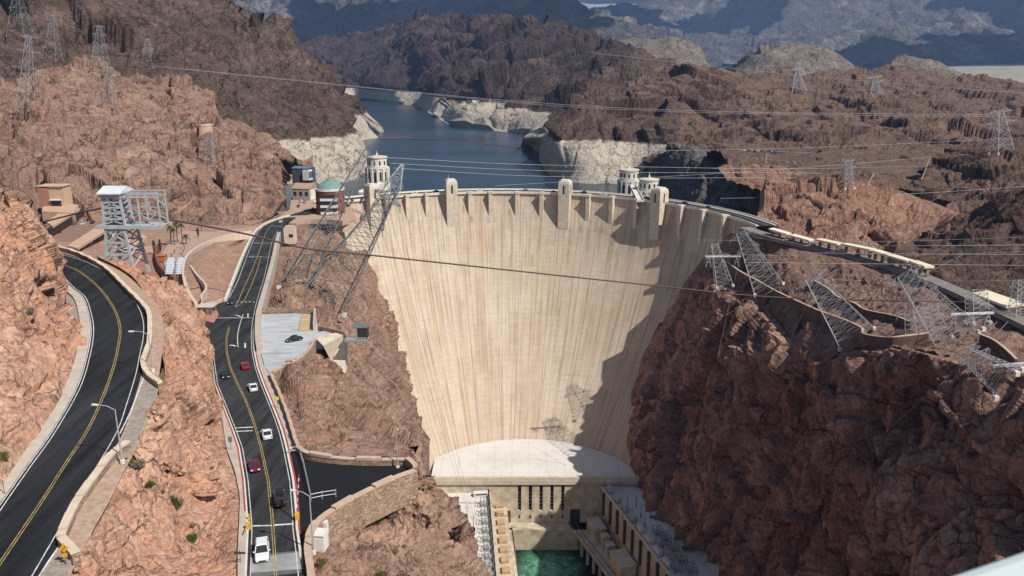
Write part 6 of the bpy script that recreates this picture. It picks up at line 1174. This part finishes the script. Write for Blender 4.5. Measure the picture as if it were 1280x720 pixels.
rim_wall('shorter dark wall above the long one on the canyon bench', [P(x, y, D) for x, y, D in ((1018, 359, 392), (1032, 368, 382), (1046, 378, 372), (1070, 391, 356), (1085, 397, 348), (1110, 401, 338), (1140, 414, 322))], 2.0, .8)
rim_wall('curved wall with bright coping at the right end of the rim', [P(x, y, D) for x, y, D in ((1224, 430, 272), (1240, 437, 266), (1255, 449, 258), (1268, 462, 250))], 2.2, .8)
def terrace(pts, w, lift):
    C = spline([P(*q) for q in pts], 60) + np.array([0, 0, lift]); b = MB(); b.wall(C, w, .25, 4); return tag(b.build('terrace_road', M['asphaltpale']), kind='structure'), C
M['asphaltpale'] = simple('sunbleached_asphalt', (.16, .155, .15), .9, .15, .2)
TR1 = terrace([(868, 184.5, 985), (895, 187, 957), (925, 189.5, 935), (960, 190.5, 918), (1000, 192, 903), (1050, 194, 888), (1100, 195.5, 880), (1150, 196.5, 882), (1210, 198, 890)], 9, 1.0)
TR2 = terrace([(945, 199, 862), (965, 203, 826), (1000, 207, 776), (1040, 211.5, 740), (1080, 215.5, 724), (1115, 219.5, 712), (1145, 223.5, 700)], 15, 1.0)
n_ = 0
pxo = lambda q: 640 + F * q[0] / (q[1] * CP + (CAMZ - q[2]) * SP)
for (C, xa, xb, n1, lb_) in ((TR1[1], 905, 968, 16, 'car from the left in the upper terraced car park row'), (TR2[1], 950, 1022, 16, 'car from the left in the lower terraced car park row'), (TR2[1], 1103, 1150, 13, 'car from the left in the row below the shaded right hill')):
    xs_ = np.array([pxo(q) for q in C]); od = np.argsort(xs_)
    for i in range(n1):
        x = xa + (xb - xa) * i / (n1 - 1); p = np.array([np.interp(x, xs_[od], C[od, k]) for k in range(3)]); c = cols[(i * 5 + n_) % 12]
        put_car(p + [random.uniform(-.5, .5), random.choice((-2.2, 1.5)), .27], random.choice((0, .1, 1.6)), c, '%s %s, %s' % (ORD[i], lb_, c), 'cars in the terraced car parks'); n_ += 1
q_ = TR1[1][3]; put_car(q_ + [0, 0, .27], 1.4, 'white', 'white van-like car alone at the left end of the terrace road', 'cars in the terraced car parks')
# ------------------------------------------------------------------ power house wings
def wing(label, poly, zr, zb, lip=1.0):
    r_ = empty('power_house_wing', (poly[0][0], poly[0][1], zr)); tag(r_, label, 'power house', 'power house wings'); q = [(p[0] - poly[0][0], p[1] - poly[0][1]) for p in poly]
    b = MB(); b.prism(q, -1.0, 0); b.build('roof', M['roofing'], r_)
    c = np.mean(q, axis=0); b = MB(); b.prism([tuple(np.array(p) + (c - p) * .03) for p in q], zb - zr, -1.002); b.build('walls', M['phwall'], r_)
    for i in range(len(q)):
        a = np.array(q[i] + (0,)); e = np.array(q[(i + 1) % len(q)] + (0,)); b = MB(); d_ = (e - a) / np.linalg.norm(e - a); b.beam(a + d_ * .4 + [0, 0, lip / 2], e - d_ * .4 + [0, 0, lip / 2], .8, lip); b.build('parapet', M['conc'], r_)
    return r_
zR = -153.0; RT = [PZ(749.5, 606, zR)[:2], PZ(838, 720, zR)[:2], PZ(868, 758, zR)[:2], PZ(930, 758, zR)[:2], PZ(884, 688, zR)[:2], PZ(797, 605, zR)[:2]]
rw = wing('right power house wing with pale roof full of switchgear under the dark cliff', [tuple(p) for p in RT], zR, -192); o0 = np.array([RT[0][0], RT[0][1], zR])
a, c = np.array([*RT[0], 0]), np.array([*RT[1], 0]); d_ = (c - a); nrm = np.array([d_[1], -d_[0], 0]) / np.linalg.norm(d_)
for i in range(9):
    f_ = (i + .7) / 9; p = a + d_ * f_ - nrm * -.25 - o0 * [1, 1, 0]; b = MB(); b.box((p[0], p[1], -9), (1.6, 1.2, 15), math.atan2(d_[1], d_[0])); b.build('slot_window', M['glassdark'], rw)
zL = -158.0; LT = [PZ(612, 613, zL)[:2], PZ(536, 612, zL)[:2], PZ(530, 760, zL)[:2], PZ(623, 760, zL)[:2]]
lw = wing('left power house wing with white roof and rows of switchgear along its edge', [tuple(p) for p in LT], zL, -192)
dk = [PZ(709, 652, -178)[:2], PZ(770, 735, -178)[:2], PZ(800, 760, -178)[:2], np.array(RT[1]) - 1, np.array(RT[0]) + [-1, 0]]
r_ = empty('tailrace_dock', (dk[0][0], dk[0][1], -178)); tag(r_, 'shaded concrete dock with crane rails between the water and the right wing', 'dock'); q = [(p[0] - dk[0][0], p[1] - dk[0][1]) for p in dk]
b = MB(); b.prism(q, -1.2, 0); b.build('deck', M['phwall'], r_)
e0, e1 = np.array([*q[0], 0]), np.array([*q[1], 0]); nn = np.array([1.0, .29, 0])
for j in (1.6, 4.2): b = MB(); b.beam(e0 + nn * j + [0, -1.5, .15], e1 + nn * j + [0, 0, .15], .35); b.build('crane_rail', M['dsteel'], r_)
for i in range(8): b = MB(); p = e0 + (e1 - e0) * (i + .3) / 8 + nn * 1.3; b.beam(p - [0, 0, 1.3], p - [0, 0, 12], 1.6); b.build('pier', M['phwall'], r_)
for i, (x, y, w_, d2, h_, lb_) in enumerate(((745, 667, 7, 13, 7, 'flat roofed shed on the dock nearest the power house'), (778, 713, 9, 16, 7.5, 'larger flat roofed shed at the near end of the dock'), (756, 681, 4, 4, 6, 'small square cabin between the two dock sheds'), (762, 691, 4.5, 4, 5.5, 'square cabin just before the larger dock shed'))):
    p = PZ(x, y, -178); yaw = math.atan2(d_[1], d_[0]) - math.pi / 2; h_o = empty('dock_shed', tuple(p), yaw); tag(h_o, lb_, 'shed', 'sheds on the dock'); b = MB(); b.box((0, 0, h_ / 2), (w_, d2, h_)); b.build('walls', M['phwall'], h_o); b = MB(); b.box((0, 0, h_ + .25), (w_ + .7, d2 + .7, .5)); b.build('roof', M['conc'], h_o)
    for s in range(3): b = MB(); b.box((-w_ / 2 - .03, d2 * (s - 1) / 3.2, h_ * .5), (.2, d2 * .16, h_ * .55)); b.build('window', M['glassdark'], h_o)
wk = [PZ(634, 660, -178), PZ(640, 660, -178), PZ(651, 735, -178), PZ(643, 735, -178)]; r_ = empty('tailrace_walkway', tuple(wk[0])); tag(r_, 'narrow brown edged walkway left of the green water', 'walkway'); b = MB(); b.prism([(p[0] - wk[0][0], p[1] - wk[0][1]) for p in wk][::-1], -15, 0); b.build('deck', M['phwall'], r_); b = MB(); b.wall(np.array([wk[1], wk[2]]) - wk[0], .4, .7, 13); b.build('edge_wall', simple('brown_edge', (.14, .075, .05), .8), r_)
gl = [PZ(612, 628, -168), PZ(633, 628, -168), PZ(645, 735, -168), PZ(622, 735, -168)]; o0 = np.array([LT[0][0], LT[0][1], zL]); b = MB(); b.prism([(q[0] - o0[0], q[1] - o0[1]) for q in gl][::-1], -34, -10); b.build('lower_gallery', M['phwall'], lw)
for i in range(9):
    f_ = (i + .5) / 9; q = gl[0] * .45 + gl[1] * .55; q2 = gl[3] * .45 + gl[2] * .55; c = q + (q2 - q) * f_ - o0; b = MB(); b.box((c[0], c[1], -9.2), (4.4, 5.0, 1.6), R(4)); b.build('bay_roof', simple('ochre_bay', (.44, .29, .17), .85, .2, .4) if i == 0 else bpy.data.materials['ochre_bay'], lw)
# switchgear on the roofs
def switchgear(label, at, yaw, w_, h_, n_, group, d2=3.0):
    r_ = empty('switchgear_frame', tuple(at), yaw); tag(r_, label, 'switchgear', group)
    for s in (-1, 1):
        for t_ in (-1, 1): b = MB(); b.beam((s * w_ / 2, t_ * d2 / 2, 0), (s * w_ / 2, t_ * d2 / 2, h_), .22); b.build('post', M['dsteel'], r_)
    b = MB()
    for z in (h_ * .5, h_):
        for t_ in (-1, 1): b.beam((-w_ / 2 - .6, t_ * d2 / 2, z), (w_ / 2 + .6, t_ * d2 / 2, z), .18)
        for s in (-1, 1): b.beam((s * w_ / 2, -d2 / 2, z), (s * w_ / 2, d2 / 2, z), .16)
    b.beam((-w_ / 2, -d2 / 2, 0), (w_ / 2, -d2 / 2, h_ * .5), .1); b.beam((w_ / 2, -d2 / 2, 0), (-w_ / 2, -d2 / 2, h_ * .5), .1); b.build('beam_frame', M['dsteel'], r_)
    for i in range(n_): b = MB(); x = -w_ / 2 + w_ * (i + .5) / n_; b.cyl((x, 0, h_ * .5), .18, h_ * .8, 6, .12); b.build('insulator', M['steel'], r_)
    b = MB(); b.box((0, 0, 1.0), (w_ * .5, d2 * .6, 2.0)); b.build('transformer', M['steel'], r_)
yw = math.atan2(d_[1], d_[0])
for i in range(9):
    x, y = 605 + i * 1.0, 633 + i * 11; switchgear('%s switchgear frame along the edge of the left wing roof, counted from the dam' % ORD[i], PZ(x, y, zL), R(85), 4.2, 4.5, 3, 'switchgear on the left roof', 4.5)
for i, (x, y) in enumerate(((583, 662), (592, 661), (584, 648), (596, 690))):
    p = PZ(x, y, zL); o = empty('bushing_post', tuple(p)); tag(o, '%s tall thin post on the open part of the left roof' % ORD[i], 'post', 'posts on the left roof'); b = MB(); b.cyl((0, 0, 0), .22, 9, 6, .12); b.build('pole', M['dsteel'], o); b = MB(); b.beam((-1.6, 0, 6.8), (1.6, 0, 6.8), .14); b.build('cross_piece', M['dsteel'], o)
p = PZ(601, 620, zL); o = empty('roof_trailer', tuple(p), .1); tag(o, 'small white trailer with windows at the back of the left roof', 'trailer'); b = MB(); b.box((0, 0, 1.6), (8.5, 3, 2.4)); b.build('body', M['white'], o); b = MB(); b.box((0, -1.53, 1.8), (7, .1, .9)); b.build('windows', M['glassdark'], o)
p0 = PZ(611, 616, zL); p1 = PZ(621, 735, zL); r_ = empty('roof_fence', tuple(p0)); tag(r_, 'dark fence line dividing the left roof from the wall edge', 'fence'); b = MB(); b.beam((0, 0, 1.6), p1 - p0 + [0, 0, 1.6], .3, 2.4); b.build('panel', M['plastic'], r_)
for i in range(12): b = MB(); c = (p1 - p0) * i / 11; b.beam(c, c + [0, 0, 3.1], .3); b.build('post', M['plastic'], r_)
for i, (x, y) in enumerate(((784, 630), (790, 642), (795, 628), (801, 640), (806, 652), (795, 655), (813, 642), (778, 642))):
    p = PZ(x, y + 6, zR); o = empty('bushing_post', tuple(p)); tag(o, '%s tall dark post on the right roof counted from the dam' % ORD[i], 'post', 'posts on the right roof'); b = MB(); b.cyl((0, 0, 0), .45, 2.5, 8, .3); b.cyl((0, 0, 2.5), .2, 6, 6, .1); b.build('pole', M['dsteel'], o); b = MB(); b.beam((-1, 0, 6), (1, 0, 6), .16); b.build('cross_piece', M['dsteel'], o)
for i, (x, y) in enumerate(((822, 668), (832, 676), (826, 684), (842, 688), (836, 700), (852, 702), (846, 714), (864, 716), (858, 728))): switchgear('%s dark switchgear frame on the near half of the right roof, counted from the dam' % ORD[i], PZ(x, y, zR), yw, 4.5, 4.4, 4, 'switchgear on the right roof', 4)
for i in range(8):
    f_ = .10 + i * .115; p = a + d_ * f_ + nrm * -2.6 + [0, 0, zR]; o = empty('transformer_unit', tuple(p), yw); tag(o, '%s white transformer unit along the left edge of the right roof, counted from the dam' % ORD[i], 'transformer', 'transformers on the right roof edge')
    b = MB(); b.box((0, 0, 1.3), (6.5, 2.6, 2.6)); b.build('tank', M['steel'] if i < 4 else M['white'], o)
    for s in range(3): b = MB(); b.cyl((-2 + s * 2, 0, 2.6), .3, 2.0, 7, .16); b.build('bushing', M['concw'], o)
    b = MB(); b.tube([(-3.2, 1.2, 0), (-2.4, 1.2, 3.6), (0, 1.2, 4.4), (2.4, 1.2, 3.6), (3.2, 1.2, 0)], .14, 5); b.build('pipe_loop', M['galv'], o)
# ------------------------------------------------------------------ bridge railing at the camera
A_ = PZ(1148, 721, CAMZ - .45); B_ = PZ(1280, 677, CAMZ - .45); v = (B_ - A_) / np.linalg.norm(B_ - A_); rl = empty('bridge_railing', tuple(A_)); tag(rl, 'blurred pale painted railing of the viewing bridge at the lower right corner', 'railing')
nr = np.array([v[1], -v[0], 0]); b = MB(); e0, e1 = -v * 3, v * 4
b.add([e0, e1, e1 + nr * .2, e0 + nr * .2, e0 - [0, 0, .09], e1 - [0, 0, .09], e1 + nr * .2 - [0, 0, .09], e0 + nr * .2 - [0, 0, .09]], [(0, 1, 2, 3), (7, 6, 5, 4), (0, 4, 5, 1), (1, 5, 6, 2), (2, 6, 7, 3), (3, 7, 4, 0)]); o = b.build('top_rail', paint('pale_mint_paint', (.62, .70, .68), .4), rl); bv = o.modifiers.new('bevel', 'BEVEL'); bv.width = .02; bv.segments = 3
for t_ in (-2.5, -1, .8, 2.2, 3.6): b = MB(); c = v * t_ + nr * .1; b.beam(c - [0, 0, .1], c - [0, 0, 1.05], .06); b.build('baluster', M['galv'], rl)
# ------------------------------------------------------------------ air and clouds
hm = bpy.data.materials.new('air'); hm.use_nodes = True; hn = hm.node_tree; hn.nodes.clear(); ho = hn.nodes.new('ShaderNodeOutputMaterial'); hv = hn.nodes.new('ShaderNodeVolumePrincipled')
hv.inputs['Color'].default_value = (.38, .58, 1, 1); hv.inputs['Density'].default_value = 3.2e-5; hn.links.new(hv.outputs[0], ho.inputs['Volume'])
b = MB(); b.box((0, 14100, 700), (52600, 30200, 1840)); tag(b.build('haze', hm), kind='stuff')
cm = simple('cloud_white', (.85, .86, .88), 1.0, .03, .001)
def cloud(c, r, seed):
    bm = bmesh.new(); bmesh.ops.create_icosphere(bm, subdivisions=4, radius=1.0); V = np.array([v.co[:] for v in bm.verts]); h = 1 + .55 * fbm(V * 1.9 + seed * 9.1, 5)
    V = V * h[:, None]; V[:, 2] = np.where(V[:, 2] < 0, V[:, 2] * .35, V[:, 2]); V = V * np.array(r) + np.array(c)
    for v, q in zip(bm.verts, V): v.co = q
    me = bpy.data.meshes.new('cloud'); bm.to_mesh(me); bm.free(); tag(link('cloud', me, cm, None, True), kind='structure')
for i, (c, r) in enumerate((((900, 5800, 3100), (800, 1500, 300)), ((2200, 6000, 3100), (900, 1300, 300)), ((3200, 10800, 3500), (1100, 1900, 350)), ((5000, 11400, 3500), (1000, 1700, 350)), ((6600, 6900, 3100), (1500, 1200, 300)), ((8900, 7200, 3100), (1400, 1200, 300)), ((9600, 11000, 3500), (1300, 1800, 350)), ((4300, 33500, 2900), (4200, 1500, 800)))):
    if i == 7: cloud(c, r, i); continue
    for j in range(6):
        a_, q_ = random.uniform(0, 6.28), random.uniform(.25, .95); cloud((c[0] + r[0] * q_ * math.cos(a_), c[1] + r[1] * q_ * math.sin(a_), c[2] + random.uniform(-150, 150)), (r[0] * random.uniform(.22, .5), r[1] * random.uniform(.22, .5), r[2] * .6), i * 7 + j)
# ------------------------------------------------------------------ camera, light, sky
cam_d = bpy.data.cameras.new('camera'); cam = bpy.data.objects.new('camera', cam_d); COL.objects.link(cam)
cam.location = (0, 0, CAMZ); cam.rotation_euler = (math.pi / 2 - PITCH, 0, 0)
cam_d.sensor_width = 36; cam_d.lens = 36 * F / 1280; cam_d.clip_start = .1; cam_d.clip_end = 60000
cam_d.dof.use_dof = True; cam_d.dof.focus_distance = 350; cam_d.dof.aperture_fstop = 7.0
scene.camera = cam
SUN_EL = R(49); SUN_DIR = np.array([.777, -.629]) 
sd = bpy.data.lights.new('sun', 'SUN'); sd.energy = 4.2; sd.angle = R(.5); sd.color = (1, .945, .86)
so = bpy.data.objects.new('sun', sd); COL.objects.link(so)
d = Vector((SUN_DIR[0] * math.cos(SUN_EL), SUN_DIR[1] * math.cos(SUN_EL), math.sin(SUN_EL)))
so.rotation_euler = d.to_track_quat('Z', 'Y').to_euler(); so.location = (300, -200, 400)
w = bpy.data.worlds.new('World'); scene.world = w; w.use_nodes = True; nt = w.node_tree
bg = nt.nodes['Background']; sky = nt.nodes.new('ShaderNodeTexSky'); sky.sky_type = 'NISHITA'; sky.sun_disc = False
sky.sun_elevation = SUN_EL; sky.sun_rotation = math.atan2(SUN_DIR[0], SUN_DIR[1]); sky.altitude = 400; sky.dust_density = .6; sky.air_density = 1.0
nt.links.new(sky.outputs[0], bg.inputs[0]); bg.inputs[1].default_value = .068
scene.view_settings.view_transform = 'Standard'; scene.view_settings.look = 'None'; scene.view_settings.gamma = 1; scene.view_settings.exposure = .34
scene.cycles.max_bounces = 4; scene.cycles.diffuse_bounces = 2; scene.cycles.use_denoising = True
scene.render.film_transparent = False
